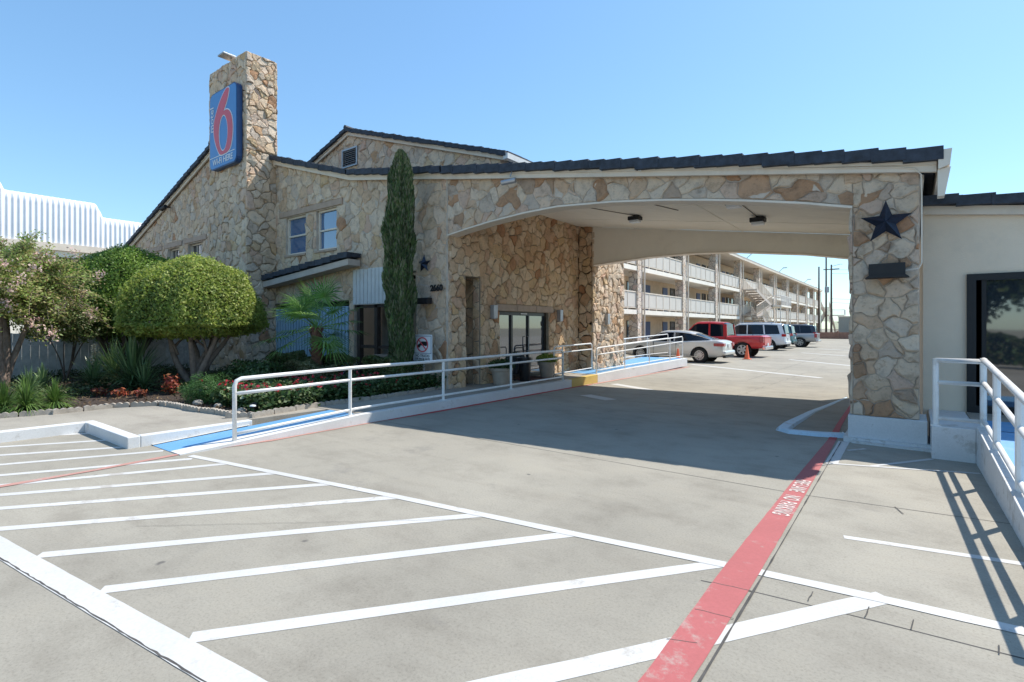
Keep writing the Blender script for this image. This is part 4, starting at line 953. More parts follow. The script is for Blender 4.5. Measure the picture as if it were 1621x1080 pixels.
star(-8.64, 3.13, .225, 'small dark blue metal star on the stone wall beside the cypress')
text_mesh('2660', .205, .010, 'house_number', 'black', Matrix.Translation((-8.23, -.085, 2.53)) @ RX, label='black house number 2660 on the fieldstone wall', cat='house number', sx=1.0, bold=.006)
m = MB(); m.box(.20,.60,-.24,-.06,2.30,2.46); m.prism([(.20,2.30),(.60,2.30),(.64,2.27),(.16,2.27)], -.26,-.07,'y'); m.build('wall_light', 'black', label='wide black box wall light under the large star on the pier', cat='wall light', bevel=.008)
m = MB(); m.box(-8.86,-8.40,-.22,-.06,2.17,2.31); m.build('wall_light', 'black', label='wide black box wall light below the house number wall star', cat='wall light', bevel=.008)
def sconce(y, z, x, lab):
    m = MB(); m.box(x+.05, x+.17, y-.08, y+.08, z-.17, z+.17); m.box(x+.06, x+.15, y-.06, y+.06, z-.19, z-.171)
    m.build('door_lantern', 'grey_metal', label=lab, cat='wall light', group='lanterns by the entrance', bevel=.008)
sconce(1.56, 2.01, -7.93, 'grey box lantern left of the entrance door'); sconce(4.73, 1.97, -7.93, 'grey box lantern right of the entrance door'); sconce(6.85, 1.89, -7.42, 'grey box lantern on the sunlit stone block')
def ceil_light(x, y, lab):
    z = cz(x); q = thing('ceiling_light', (x, y, z-.2), lab, 'ceiling light', 'floodlights under the canopy')
    m = MB(); m.box(x-.15,x+.15,y-.12,y+.12,z-.13,z-.035); m.tube([(x,y,z-.04),(x,y,z)], .05, 8); m.build('housing', 'black', q, bevel=.008)
    MB().box(x-.12,x+.12,y-.1,y+.1,z-.19,z-.131).build('lens', 'sign_white', q, bevel=.01)
ceil_light(-4.89, 3.6, 'black floodlight on the left part of the canopy ceiling'); ceil_light(-1.98, 1.49, 'black floodlight nearest the front arch on the canopy ceiling'); ceil_light(-2.0, 3.53, 'black floodlight on the right part of the canopy ceiling, farther from the arch')
def wire(pts, lab, r=.009, m='bark_dark'): MB().tube(pts, r, 5).build('conduit', m, label=lab, cat='conduit')
wire([(-4.9,3.5,cz(-4.9)-.02),(-6.0,1.9,cz(-6)-.012),(-6.9,.5,cz(-6.9)-.012)], 'thin conduit across the canopy ceiling to the left floodlight')
wire([(-1.98,1.6,cz(-2)-.02),(-2.0,3.4,cz(-2)-.02)], 'thin conduit joining the two right-hand ceiling floodlights')
wire([(-3.5,2.8,cz(-3.5)-.012),(-4.3,.9,cz(-4.3)-.012)], 'short stray conduit in the middle of the canopy ceiling')
wire([(-1.9,-.14,4.15),(.52,-.14,3.74),(.70,-.14,3.69),(.765,-.13,3.60),(.77,-.11,3.3),(.77,-.11,2.45),(.74,-.11,2.38),(.60,-.12,2.36)], 'cream conduit looping from the fascia down the pier to its wall light', .009, 'fascia')
q = thing('security_camera', (-5.95,-.2,4.6), 'grey bullet security camera under the canopy fascia', 'camera')
MB().lathe([(0,-.02),(.065,-.02),(.065,.03),(0,.03)], (-5.9,-.16,4.90), 14, 'y').build('junction_disc', 'sign_white', q)
MB().tube([(-5.9,-.19,4.87),(-5.92,-.24,4.72)], .014, 6).build('arm', 'grey_metal', q); MB().tube([(-6.10,-.30,4.60),(-5.80,-.22,4.63)], .055, 10).build('camera_body', 'grey_metal', q, smooth='auto')
MB().lathe([(0,-.02),(.065,-.02),(.065,.03),(0,.03)], (-3.12,-.16,4.41), 14, 'y').build('junction_disc', 'sign_white', label='round white junction disc on the canopy fascia', cat='junction box')
q = thing('security_camera', (-23.9,-.15,6.55), 'small dark camera under the left rake of the stone gable', 'camera')
MB().tube([(-23.9,-.06,6.62),(-23.9,-.3,6.55)], .03, 6).build('arm', 'black', q); MB().tube([(-24.05,-.34,6.5),(-23.7,-.3,6.58)], .08, 10).build('camera_body', 'black', q, smooth='auto')
# NO TRUCKS sign
q = thing('no_trucks_sign', (-8.4,-.35,.16), 'white rectangular sign reading no trucks on a metal post beside the cypress', 'sign')
MB().tube([(-8.4,-.33,.1),(-8.4,-.33,1.4)], .022, 8).build('post', 'grey_metal', q)
yb = -.36; MB().prism(rrect(-8.72,-8.08,.82,1.44,.03), yb-.006, yb, 'y').build('sign_face', 'sign_white', q)
m = MB(); slab(m, rect(-8.69,-8.11,1.0,1.41), [rect(-8.68,-8.12,1.01,1.40)], lambda u, v, n: (u, yb-.010-n, v), .003, 0); m.build('border', 'sign_edge', q)
cx6, cz6 = -8.40, 1.205; circ = lambda r: [(cx6+r*1.1*math.cos(t), cz6+r*math.sin(t)) for t in np.linspace(0, 2*math.pi, 41)[:-1]]
MB().prism([(cx6-.16,cz6-.05),(cx6-.155,cz6+.0),(cx6-.06,cz6+.04),(cx6-.03,cz6+.075),(cx6+.15,cz6+.075),(cx6+.15,cz6-.02),(cx6+.10,cz6-.035),(cx6+.06,cz6-.02),(cx6-.06,cz6-.02),(cx6-.10,cz6-.07),(cx6-.14,cz6-.07)], yb-.011, yb-.007, 'y').build('truck_symbol', 'black', q)
m = MB(); slab(m, circ(.175), [circ(.148)], lambda u, v, n: (u, yb-.0155-n, v), .004, 0); m.prism([(cx6-.135,cz6+.105),(cx6-.115,cz6+.125),(cx6+.135,cz6-.105),(cx6+.115,cz6-.125)], yb-.0175, yb-.013, 'y'); m.build('prohibition_ring', 'sign_red', q)
text_mesh('NO TRUCKS', .083, .001, 'lettering', 'black', Matrix.Translation((-8.40, yb-.009, .945)) @ RX, q, bold=.001); text_mesh('USE BACK GATE', .066, .001, 'lettering', 'black', Matrix.Translation((-8.40, yb-.009, .872)) @ RX, q, bold=.001)
# door mat, pots, cones
MB().box(-8.0,-7.05,2.45,3.6,wz(3)+.002,wz(3)+.022).build('door_mat', 'mat_brown', label='brown door mat in front of the glass entrance doors', cat='mat')
def pot(x, y, z, r, h, mt, lab, leafm=None, lh=.3, n=500, cat='planter', size=.05):
    q = thing('planter', (x, y, z), lab, cat)
    MB().lathe([(0,.0),(r*.68,.0),(r*.72,.03),(r*.92,h*.75),(r*.94,h*.82),(r*1.06,h*.84),(r*1.08,h),(r*.95,h),(r*.9,h*.88),(0,h*.88)], (x,y,z), 28).build('pot', mt, q, smooth='auto')
    if leafm:
        th = rng.random(n)*2*math.pi; rr = r*1.2*np.sqrt(rng.random(n)); zz = z+h+lh*rng.random(n)*(1-.5*(rr/(r*1.2))**2)
        C_ = np.stack([x+rr*np.cos(th), y+rr*np.sin(th), zz], 1); A_, B_ = leaf_axes(np.tile([0,-.3,1.], (n, 1)), size, .4, .9); quads('foliage', C_, A_, B_, leafm, q)
pot(-7.5, 1.45, wz(1.3), .27, .42, 'pot', 'wide tan planter with low green plants left of the entrance door', 'leaf_bed', .22, 700)
pot(-7.5, 2.45, wz(2.5), .19, .62, 'pot_black', 'tall black glazed urn standing in front of the entrance door', None)
pot(-7.5, 3.5, wz(3.5), .24, .44, 'pot', 'tan planter with yellow-green plants right of the entrance door', 'leaf_dome', .24, 700)
q = thing('planter_stand', (-7.6,2.55,wz(2.5)+.62), 'black metal rail frame standing behind the black urn', 'stand')
m = MB(); y_ = 2.55; m.tube([(-7.75,y_-.2,wz(2)),(-7.75,y_-.2,1.02),(-7.75,y_-.16,1.06),(-7.75,y_+.16,1.06),(-7.75,y_+.2,1.02),(-7.75,y_+.2,wz(2))], .014, 6); m.tube([(-7.75,y_-.2,.8),(-7.75,y_+.2,.8)], .01, 6); m.build('frame', 'black', q)
def cone(x, y, lab):
    q = thing('traffic_cone', (x, y, 0), lab, 'traffic cone', 'orange cones by the parked cars')
    MB().box(x-.18,x+.18,y-.18,y+.18,.002,.035).build('base', 'cone', q, bevel=.008); MB().lathe([(.135,.036),(.12,.06),(.03,.70),(.02,.71),(0,.71)], (x,y,0), 20).build('body', 'cone', q, smooth='auto')
cone(-7.25, 13.25, 'orange traffic cone between the ramp end and the silver saloon'); cone(-5.95, 19.5, 'orange traffic cone behind the red pickup')

# ================================================================== vehicles
def paintm(name, col, metal=.35, rough=.28):
    m, t, b = newmat(name); b.inputs['Base Color'].default_value = (*col, 1); b.inputs['Metallic'].default_value = metal; b.inputs['Roughness'].default_value = rough; b.inputs['Coat Weight'].default_value = .7; b.inputs['Coat Roughness'].default_value = .05
    n = noise(t, 1.5, 6, .7, objco(t)); r = ramp(t, n.outputs[0], [(.35, rough), (.75, rough+.2)]); t.links.new(r.outputs[0], b.inputs['Roughness']); return m
M['tyre'] = mat('tyre_rubber', (.016, .016, .016), .85, .2, 8, .2); M['rim'] = mat('alloy_rim', (.55, .55, .57), .3, .05, 4, 0, metal=.8)
M['chrome'] = mat('chrome_trim', (.65, .65, .67), .15, .03, 4, 0, metal=1); M['tail'] = mat('red_tail_lamp', (.36, .015, .02), .2, .1, 5, 0, coat=.6); M['lamp'] = mat('clear_lamp', (.6, .62, .64), .15, .05, 5, 0, coat=.6)
M['plate'] = mat('number_plate', (.6, .6, .58), .5, .05, 5, 0)
def loft(mb, rings, closed_ends=True):
    k = len(rings[0]); vs = [p for r in rings for p in r]; fs = []
    for i in range(len(rings)-1):
        for j_ in range(k): fs.append((i*k+j_, i*k+(j_+1) % k, (i+1)*k+(j_+1) % k, (i+1)*k+j_))
    if closed_ends: fs += [tuple(range(k-1, -1, -1)), tuple((len(rings)-1)*k+i for i in range(k))]
    return mb.add(vs, fs)
def dense(st, n=5):
    """smooth interpolation of stations"""
    out = []; k = len(st)
    for i in range(k-1):
        p0, p1, p2, p3 = (np.array(st[max(0, min(k-1, i+j_-1))], float) for j_ in range(4))
        for q in range(n):
            t = q/n; h = t*t*(3-2*t) if False else t
            v = .5*((2*p1)+(-p0+p2)*h+(2*p0-5*p1+4*p2-p3)*h*h+(-p0+3*p1-3*p2+p3)*h**3); v[0] = p1[0]+(p2[0]-p1[0])*t; out.append(v)
    out.append(np.array(st[-1], float)); return out
def vehicle(name, label, S, loc):
    q = thing(name, (0, 0, 0), label, S['cat'], 'vehicles parked nose-in along the motel block'); M['_p'] = S['paint']
    W = S['w']
    def ring(x, zl, zs, w_):
        h = zs-zl; half = [(.78*w_,zl),(.93*w_,zl+.05),(.985*w_,zl+.2*h),(1.0*w_,zl+.48*h),(.985*w_,zl+.68*h),(.975*w_,zl+.76*h),(.94*w_,zs-.045),(.89*w_,zs-.008),(.62*w_,zs+.012),(.25*w_,zs+.022)]
        return [(x,y,z) for y, z in half]+[(x,-y,z) for y, z in reversed(half)]
    mb = MB(); loft(mb, [ring(*s) for s in dense(S['body'])]); body = mb.build('body', S['paint'], q, smooth='auto')
    cuts = []
    cb = MB()
    for wx in S['wheels']:
        for s_ in (-1, 1):
            c = MB(); pr2 = [(0,-.25),(S['wr']*1.17,-.25),(S['wr']*1.17,.25),(0,.25)]; ring_ = 28
            vs = []
            for yy in (-.25, .25):
                for i in range(ring_): t = 2*math.pi*i/ring_; vs.append((wx+S['wr']*1.16*math.cos(t), s_*W+yy, S['wr']+S['wr']*1.16*math.sin(t)))
            cb.add(vs, [tuple(range(ring_-1, -1, -1)), tuple(range(ring_, 2*ring_))]+[(i, (i+1) % ring_, (i+1) % ring_+ring_, i+ring_) for i in range(ring_)])
    if 'bed' in S: b0, b1, zb = S['bed']; cb.box(b0, b1, -W+.14, W-.14, zb, 3)
    cut = cb.build('cutter', S['paint'])
    for o_ in (cut, body):
        bm = bmesh.new(); bm.from_mesh(o_.data); bmesh.ops.remove_doubles(bm, verts=bm.verts, dist=1e-5); bmesh.ops.recalc_face_normals(bm, faces=bm.faces); bm.to_mesh(o_.data); bm.free()
    md = body.modifiers.new('b', 'BOOLEAN'); md.operation = 'DIFFERENCE'; md.object = cut; md.solver = 'EXACT'
    bpy.context.view_layer.update(); ev = body.evaluated_get(bpy.context.evaluated_depsgraph_get()); me = bpy.data.meshes.new_from_object(ev); body.modifiers.clear(); body.data = me; bpy.data.objects.remove(cut)
    me.shade_smooth(); me.set_sharp_from_angle(angle=math.radians(32))
    for wx in S['wheels']:
        for s_ in (-1, 1):
            MB().lathe([(0,0),(S['wr']*1.14,0)], (wx, s_*(W-.235), S['wr']), 28, 'y').build('wheel_well', 'black', q)
            y0 = s_*(W-.215); y1 = s_*(W-.015); R0 = S['wr']
            wl = thing('wheel', (wx, 0, 0), None, None); wl.parent = q
            a, b = (y0, y1)
            MB().lathe([(R0*.62,a),(R0*.93,a),(R0,a+s_*.03),(R0,b-s_*.03),(R0*.94,b),(R0*.64,b-s_*.005)], (wx,0,R0), 32, 'y').build('tyre', 'tyre', wl, smooth='auto')
            rm = MB(); rm.lathe([(R0*.64,b-s_*.01),(R0*.60,b-s_*.01),(R0*.57,b-s_*.06),(0,b-s_*.06)], (wx,0,R0), 32, 'y'); rm.lathe([(0,b-s_*.01),(R0*.13,b-s_*.012),(R0*.14,b-s_*.05)], (wx,0,R0), 16, 'y')
            ns = S.get('spokes', 6); ww = .16 if ns < 8 else .07
            for i in range(ns):
                t = 2*math.pi*i/ns+.2; ca, sa = math.cos(t), math.sin(t)
                def P2(r, u): return (wx+ca*r-sa*u, b-s_*.022, R0+sa*r+ca*u)
                pts = [P2(R0*.1,-R0*ww*.8),P2(R0*.1,R0*ww*.8),P2(R0*.6,R0*ww*.6),P2(R0*.6,-R0*ww*.6)]
                rm.add(pts+[(p[0], p[1]-s_*.03, p[2]) for p in pts], [(0,1,2,3),(0,4,5,1),(1,5,6,2),(2,6,7,3),(3,7,4,0)])
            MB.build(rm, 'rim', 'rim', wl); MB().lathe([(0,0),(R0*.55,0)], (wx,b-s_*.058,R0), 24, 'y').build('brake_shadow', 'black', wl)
    # glasshouse
    G_ = dense(S['green'], 4)
    def gr(x, zb, zr, wb, wr, e=0, lo=0):
        lo_z = zb+(zr-zb)*lo; lw = wb+(wr-wb)*lo
        half = [(lw+e, lo_z),(wr+(wb-wr)*.08+e, zr-.07*min(1,(zr-zb)/.4)),(wr*.93+e*.6, zr-.015+e*.7),(wr*.6, zr+.008+e),(wr*.25, zr+.016+e)]
        return [(x,y,z) for y, z in half]+[(x,-y,z) for y, z in reversed(half)]
    mb = MB(); loft(mb, [gr(*s) for s in G_]); mb.build('window_glass', 'carglass', q, smooth='auto')
    r0, r1 = S['roof']; rr = [s for s in G_ if r0 <= s[0] <= r1]
    mb = MB(); loft(mb, [gr(*s, .012, .86) for s in rr]); mb.build('roof', S['paint'], q, smooth='auto')
    def at(x):
        xs = [s[0] for s in G_]; return [np.interp(x, xs, [s[i] for s in G_]) for i in range(1, 5)]
    for nm, xa, xb, wd in S['pillars']:
        zb, _, wb, _ = at(xa); _, zr, _, wr = at(xb)
        # surface point at fraction f between (xa, base) and (xb, roof)
        for s_ in (-1, 1):
            P3 = []; 
            for f in np.linspace(0, 1, 7):
                x = xa+(xb-xa)*f; zbx, zrx, wbx, wrx = at(x); z = zb+(zr-.05-zb)*f; z = min(z, zrx-.0)
                g_ = 0 if zrx-zbx < .02 else max(0, min(1, (z-zbx)/(zrx-.06-zbx+1e-6))); y = wbx+(wrx+(wbx-wrx)*.08-wbx)*g_
                P3.append((x, y, z))
            m = MB(); vs = []
            for x, y, z in P3: vs += [(x-wd/2, s_*(y-.03), z),(x+wd/2, s_*(y-.03), z),(x+wd/2, s_*(y+.012), z),(x-wd/2, s_*(y+.012), z)]
            m.add(vs, [(i*4+j_, i*4+(j_+1) % 4, (i+1)*4+(j_+1) % 4, (i+1)*4+j_) for i in range(6) for j_ in range(4)]); m.build('pillar', S['paint'], q)
    S['extra'](q, S); M.pop('_p'); q.location = (loc[0], loc[1], 0.0); q.rotation_euler = (0, 0, math.pi+loc[2]); return q
def lampbox(q, nm, mt, x0, x1, y0, y1, z0, z1):
    for s_ in (-1, 1): MB().box(x0, x1, min(s_*y0, s_*y1), max(s_*y0, s_*y1), z0, z1).build(nm, mt, q, bevel=.015)
def common(q, S, seams, bx, zplate=.6):
    W = S['w']
    for x, z0, z1 in seams:
        for s_ in (-1, 1): MB().box(x-.006, x+.006, s_*W*.97-.02, s_*W*.97+.032, z0, z1).build('door_seam', 'black', q)
    for x in S['handles']:
        for s_ in (-1, 1): MB().box(x-.1, x+.1, s_*W*.985-.02, s_*W*.985+.035, S['hz']-.018, S['hz']+.018).build('door_handle', 'chrome', q, bevel=.006)
    MB().box(bx-.02, bx+.02, -.16, .16, zplate, zplate+.15).build('number_plate', 'plate', q)
    mx = S['mirror']
    for s_ in (-1, 1): m = MB(); m.box(mx[0]-.07, mx[0]+.07, s_*(W+.08)-.1, s_*(W+.08)+.1, mx[1], mx[1]+.16); m.build('wing_mirror', S['paint'], q, bevel=.03)
silver = paintm('silver_paint', (.60, .58, .55)); redp = paintm('red_paint', (.55, .02, .025), .1); white_s = paintm('pale_silver_paint', (.72, .74, .76), .15); teal = paintm('teal_paint', (.05, .16, .18)); grey_p = paintm('warm_grey_paint', (.38, .37, .36)); navy = paintm('black_blue_paint', (.025, .03, .045))
def ex_sedan(q, S):
    common(q, S, [(-.35,.35,.95),(.75,.3,.93)], -2.49, .70)
    lampbox(q, 'tail_lamp', 'tail', -2.50, -2.05, .56, .875, .76, .90); lampbox(q, 'headlamp', 'lamp', 2.1, 2.44, .5, .80, .58, .70)
    m = MB(); m.box(-2.56,-2.30,-.80,.80,.36,.56); m.build('rear_bumper', S['paint'], q, bevel=.06); MB().box(-2.53,-2.40,-.7,.7,.24,.35).build('bumper_trim', 'black', q, bevel=.02)
    m = MB(); m.box(-1.4,1.5,S['w']*.975,S['w']*.975+.02,.27,.30); m.box(-1.4,1.5,-S['w']*.975-.02,-S['w']*.975,.27,.30); m.build('sill_trim', 'chrome', q)
vehicle('sedan', 'silver four-door saloon nearest the blue ramp, first of the parked vehicles', dict(cat='car', paint=silver, w=.92, wr=.345, wheels=(-1.42,1.42), spokes=14, roof=(-1.15,.55), handles=(-.62,.52), hz=.80, mirror=(1.0,.93),
  body=[(-2.47,.42,.78,.62),(-2.43,.32,.96,.80),(-2.15,.25,1.03,.88),(-1.2,.22,1.0,.92),(.6,.2,.97,.92),(1.5,.2,.93,.91),(2.1,.24,.83,.86),(2.38,.28,.72,.76),(2.46,.36,.6,.6)],
  green=[(-2.0,1.01,1.03,.74,.60),(-1.3,1.0,1.28,.80,.60),(-.7,.98,1.42,.83,.60),(-.05,.97,1.455,.84,.61),(.5,.95,1.41,.84,.60),(1.0,.93,1.20,.83,.6),(1.5,.90,.93,.78,.62)],
  pillars=[('C',-1.95,-1.05,.16),('B',-.25,-.2,.07),('A',1.4,.5,.07)], extra=ex_sedan), (-8.45,16.25,0))
def ex_pick(q, S):
    common(q, S, [(-.98,.5,1.12),(.02,.45,1.85 if False else 1.12),(1.1,.45,1.12)], -2.93, .62)
    lampbox(q, 'tail_lamp', 'tail', -2.92, -2.74, .82, 1.0, .80, 1.12); lampbox(q, 'headlamp', 'lamp', 2.6, 2.86, .55, .88, .78, .96)
    MB().box(-3.02,-2.84,-.95,.95,.42,.60).build('rear_bumper', 'chrome', q, bevel=.03); MB().box(-2.93,-2.86,-.72,.72,.66,1.12).build('tailgate', S['paint'], q, bevel=.02)
vehicle('pickup_truck', 'red pickup truck parked beyond the silver saloon', dict(cat='pickup truck', paint=redp, w=1.0, wr=.41, wheels=(-1.85,1.85), spokes=6, roof=(-.93,.75), handles=(-.5,.4), hz=1.0, mirror=(1.15,1.15), bed=(-2.76,-1.12,.72),
  body=[(-2.88,.52,1.10,.90),(-2.82,.48,1.16,.97),(-2.5,.46,1.17,1.0),(-1,.42,1.14,1.0),(.9,.4,1.15,1.0),(1.9,.4,1.12,.99),(2.6,.45,1.05,.95),(2.84,.5,.95,.84),(2.88,.6,.85,.7)],
  green=[(-1.03,1.12,1.14,.90,.76),(-.96,1.12,1.80,.90,.76),(-.5,1.12,1.91,.91,.77),(.2,1.12,1.93,.91,.77),(.75,1.12,1.85,.91,.76),(1.55,1.1,1.13,.86,.72)],
  pillars=[('C',-.96,-.90,.20),('B',-.1,-.08,.10),('A',1.45,.75,.08)], extra=ex_pick), (-8.45,22.2,0))
def ex_suv(q, S):
    common(q, S, [(-.5,.4,1.12),(.6,.4,1.12)], S['body'][0][0]-.03, .75)
    xb = S['body'][0][0]; lampbox(q, 'tail_lamp', 'tail', xb-.02, xb+.24, .70, .955, .98, 1.16); lampbox(q, 'headlamp', 'lamp', 2.2, 2.5, .55, .86, .75, .9)
    MB().box(xb-.06,xb+.2,-.88,.88,.44,.66).build('rear_bumper', S['paint'], q, bevel=.05); MB().box(xb-.05,xb+.1,-.6,.6,.30,.43).build('bumper_trim', 'black', q, bevel=.02)
    for s_ in (-1, 1): MB().tube([(-1.7,s_*.66,S['H']-.02),(-1.6,s_*.66,S['H']+.05),(.4,s_*.66,S['H']+.05),(.5,s_*.66,S['H']-.02)], .02, 6).build('roof_rail', 'chrome', q)
def suv(label, paint, loc, H=1.9, L=2.6, name='sport_utility_vehicle', cat='car'):
    zb = 1.12*H/1.9
    return vehicle(name, label, dict(cat=cat, paint=paint, w=.98, wr=.39, wheels=(-1.55*L/2.6,1.55*L/2.6), spokes=6, H=H, roof=(-L+.25,.65), handles=(-.75,.45), hz=.98, mirror=(1.15,1.12),
      body=[(-L,.48,zb-.05,.82),(-L+.06,.42,zb+.02,.93),(-L+.4,.36,zb+.03,.98),(-1,.32,zb,.98),(.9,.32,zb,.98),(1.7,.34,zb-.02,.96),(2.3,.4,.98,.90),(2.5,.46,.86,.78)],
      green=[(-L+.02,zb,zb+.03,.80,.66),(-L+.14,zb,H-.16,.84,.68),(-L+.5,zb,H-.04,.87,.70),(-1,zb,H,.88,.71),(.0,zb,H-.01,.88,.71),(.65,zb,H-.09,.88,.7),(1.6,zb-.03,zb,.84,.68)],
      pillars=[('D',-L+.22,-L+.42,.28),('C',-1.25,-1.15,.09),('B',-.1,-.08,.07),('A',1.5,.65,.08)], extra=ex_suv), loc)
suv('pale silver sport utility vehicle parked beyond the red pickup', white_s, (-8.85,32.4,0), 1.92)
suv('dark teal van parked between the pale silver and the warm grey vehicles', teal, (-9.0,36.6,0), 1.86, 2.5, 'minivan', 'van')
def ex_pick2(q, S): ex_pick(q, S)
vehicle('pickup_truck', 'warm grey pickup truck with chrome bumper parked beyond the teal van', dict(cat='pickup truck', paint=grey_p, w=.98, wr=.40, wheels=(-1.7,1.75), spokes=6, roof=(-.5,.85), handles=(.0,.7), hz=.98, mirror=(1.3,1.12), bed=(-2.76,-.7,.7),
  body=[(-2.88,.50,1.05,.90),(-2.82,.46,1.11,.96),(-2.5,.44,1.12,.98),(-1,.42,1.10,.98),(.9,.4,1.1,.98),(1.9,.4,1.08,.97),(2.5,.45,1.0,.92),(2.7,.5,.9,.8)],
  green=[(-.6,1.08,1.10,.88,.74),(-.52,1.08,1.62,.88,.74),(.2,1.08,1.74,.89,.75),(.85,1.08,1.68,.89,.74),(1.6,1.06,1.09,.84,.7)],
  pillars=[('B',-.5,-.45,.14),('A',1.5,.85,.08)], extra=ex_pick2), (-8.3,40.6,0))
suv('black-blue sport utility vehicle farthest along the row of parked vehicles', navy, (-9.3,50.5,0), 1.88)

# ================================================================== plants
def trunk_mb(mb, base, tips, r, n=10, wob=.12, r2=.35):
    for tip in tips:
        b = Vector(base)+Vector((random.uniform(-.5,.5)*r, random.uniform(-.5,.5)*r, 0)); t = Vector(tip); P3 = []
        w1 = Vector((random.uniform(-wob,wob), random.uniform(-wob,wob), 0)); w2 = Vector((random.uniform(-wob,wob)*.7, random.uniform(-wob,wob)*.7, 0))
        for i in range(n+1):
            f = i/n; p = b+(t-b)*f+w1*math.sin(f*math.pi)+w2*math.sin(f*2*math.pi); p.z += .1*math.sin(f*math.pi); P3.append(p)
        mb.tube(P3, [r*(1-(1-r2)*i/n)*random.uniform(.92,1.08)*(1.25 if i == 0 else 1) for i in range(n+1)], 8)
def dome(loc, label, c, rx_, rz_up, rz_dn, n, lm, stems, size=.035, group=None):
    q = thing('topiary_tree', loc, label, 'tree', group)
    # outer clipped shell, slightly lumpy, with a shaggy underside
    d = rand_dirs(n); lump = 1+.035*np.sin(d[:,0]*7+d[:,2]*5)+.03*np.sin(d[:,1]*9-d[:,2]*4)+.02*np.sin(d[:,0]*17+d[:,1]*13)
    k = np.where(d[:,2] > 0, rz_up, rz_dn); depth = 1-.17*rng.random(n)**1.3+.05*(rng.random(n)**6)
    C_ = np.stack([c[0]+d[:,0]*rx_*lump*depth, c[1]+d[:,1]*rx_*lump*depth, c[2]+d[:,2]*k*lump*depth], 1)
    C_[:,2] = np.where(d[:,2] < -.3, C_[:,2]+rng.normal(size=n)*.05, C_[:,2])
    keep = ~((d[:,2] < 0) & (rng.random(n) < .35)); C_, d_ = C_[keep], d[keep]
    A_, B_ = leaf_axes(d_, size, .5, .8); quads('crown', C_, A_, B_, lm, q)
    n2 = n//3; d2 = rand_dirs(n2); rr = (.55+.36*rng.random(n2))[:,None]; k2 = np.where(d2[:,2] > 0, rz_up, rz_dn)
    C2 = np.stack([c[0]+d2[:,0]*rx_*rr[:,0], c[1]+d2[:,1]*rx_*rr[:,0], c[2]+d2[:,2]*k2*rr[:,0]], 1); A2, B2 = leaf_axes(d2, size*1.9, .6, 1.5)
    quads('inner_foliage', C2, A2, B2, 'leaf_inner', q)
    mb = MB(); trunk_mb(mb, loc, stems, .085, wob=.16)
    for s_ in stems:
        for _ in range(3):
            a = Vector(loc).lerp(Vector(s_), random.uniform(.45,.8)); e = Vector((c[0]+random.uniform(-.8,.8)*rx_, c[1]+random.uniform(-.8,.8)*rx_, c[2]+random.uniform(-.2,.2))); trunk_mb(mb, a, [e], .03, 7, .1, .4)
    mb.build('trunk', 'bark' if lm == 'leaf_dome' else 'bark_dark', q, smooth=True); return q
dome((-13.1,-3.4,.16), 'yellow-green clipped umbrella-shaped topiary tree in front of the stone wall', (-13.22,-3.35,1.70), 1.56, 1.60, .28, 90000, 'leaf_dome', [(-13.9,-3.9,1.9),(-12.4,-3.8,1.9),(-13.3,-2.6,2.0),(-12.7,-2.7,1.9),(-14.4,-3.1,1.95),(-12.2,-3.2,1.9)])
dome((-17.0,-3.6,.16), 'bright green clipped dome-shaped topiary tree behind the yellow-green one', (-17.7,-3.4,2.1), 1.75, 1.85, .85, 80000, 'leaf_dome2', [(-17.9,-4.2,2),(-16.3,-4.0,2),(-17.2,-2.8,2),(-18.4,-3.4,2),(-16.6,-4.6,1.9)])
# crape myrtle at the left edge: long arching sprays with pink flower heads
def crape():
    base = (-15.7,-6.35,.16); q = thing('crape_myrtle', base, 'loose crape myrtle with pink blossom and smooth forked trunk at the left edge', 'tree')
    mb = MB(); stems = [(-16.3,-6.9,2.4),(-15.2,-6.6,2.5),(-15.8,-5.7,2.6),(-16.7,-6.2,2.7),(-15.1,-7.2,2.4),(-15.9,-6.4,2.9)]; trunk_mb(mb, base, stems, .075, 10, .1)
    Cs, Ds = [], []; Fs = []
    for i in range(300):
        s_ = Vector(random.choice(stems)); th = random.uniform(0, 2*math.pi); el = random.uniform(-.45, 1.15); L = random.uniform(.9, 1.8)*(1 if el < .7 else .85)
        d = Vector((math.cos(th)*math.cos(el), math.sin(th)*math.cos(el), math.sin(el))); P3 = []
        for j_ in range(9):
            f = j_/8; P3.append(s_+d*L*f+Vector((0, 0, -.35*L*f*f*(.3+math.cos(el)*.7)))+Vector((random.uniform(-.03,.03), random.uniform(-.03,.03), 0)))
        mb.tube(P3, [.018*(1-.8*j_/8) for j_ in range(9)], 4, caps=False)
        for a, b in zip(P3[1:], P3[2:]):
            for _ in range(34):
                Cs.append(tuple(a.lerp(b, random.random())+Vector((random.gauss(0,.085), random.gauss(0,.085), random.gauss(0,.06))))); Ds.append((d.x*.3, d.y*.3, 1))
        if random.random() < .2:
            for _ in range(60): Fs.append(tuple(P3[-1]+Vector((random.gauss(0,.07), random.gauss(0,.07), random.gauss(.03,.08)))))
    mb.build('trunk', 'bark', q, smooth=True); C_ = np.array(Cs); A_, B_ = leaf_axes(np.array(Ds), .036, .5, .8); quads('foliage', C_, A_, B_, 'leaf_crape', q)
    C_ = np.array(Fs); A_, B_ = leaf_axes(rand_dirs(len(C_)), .026, .8, .5); quads('blossom', C_, A_, B_, 'petal_pink', q)
crape()
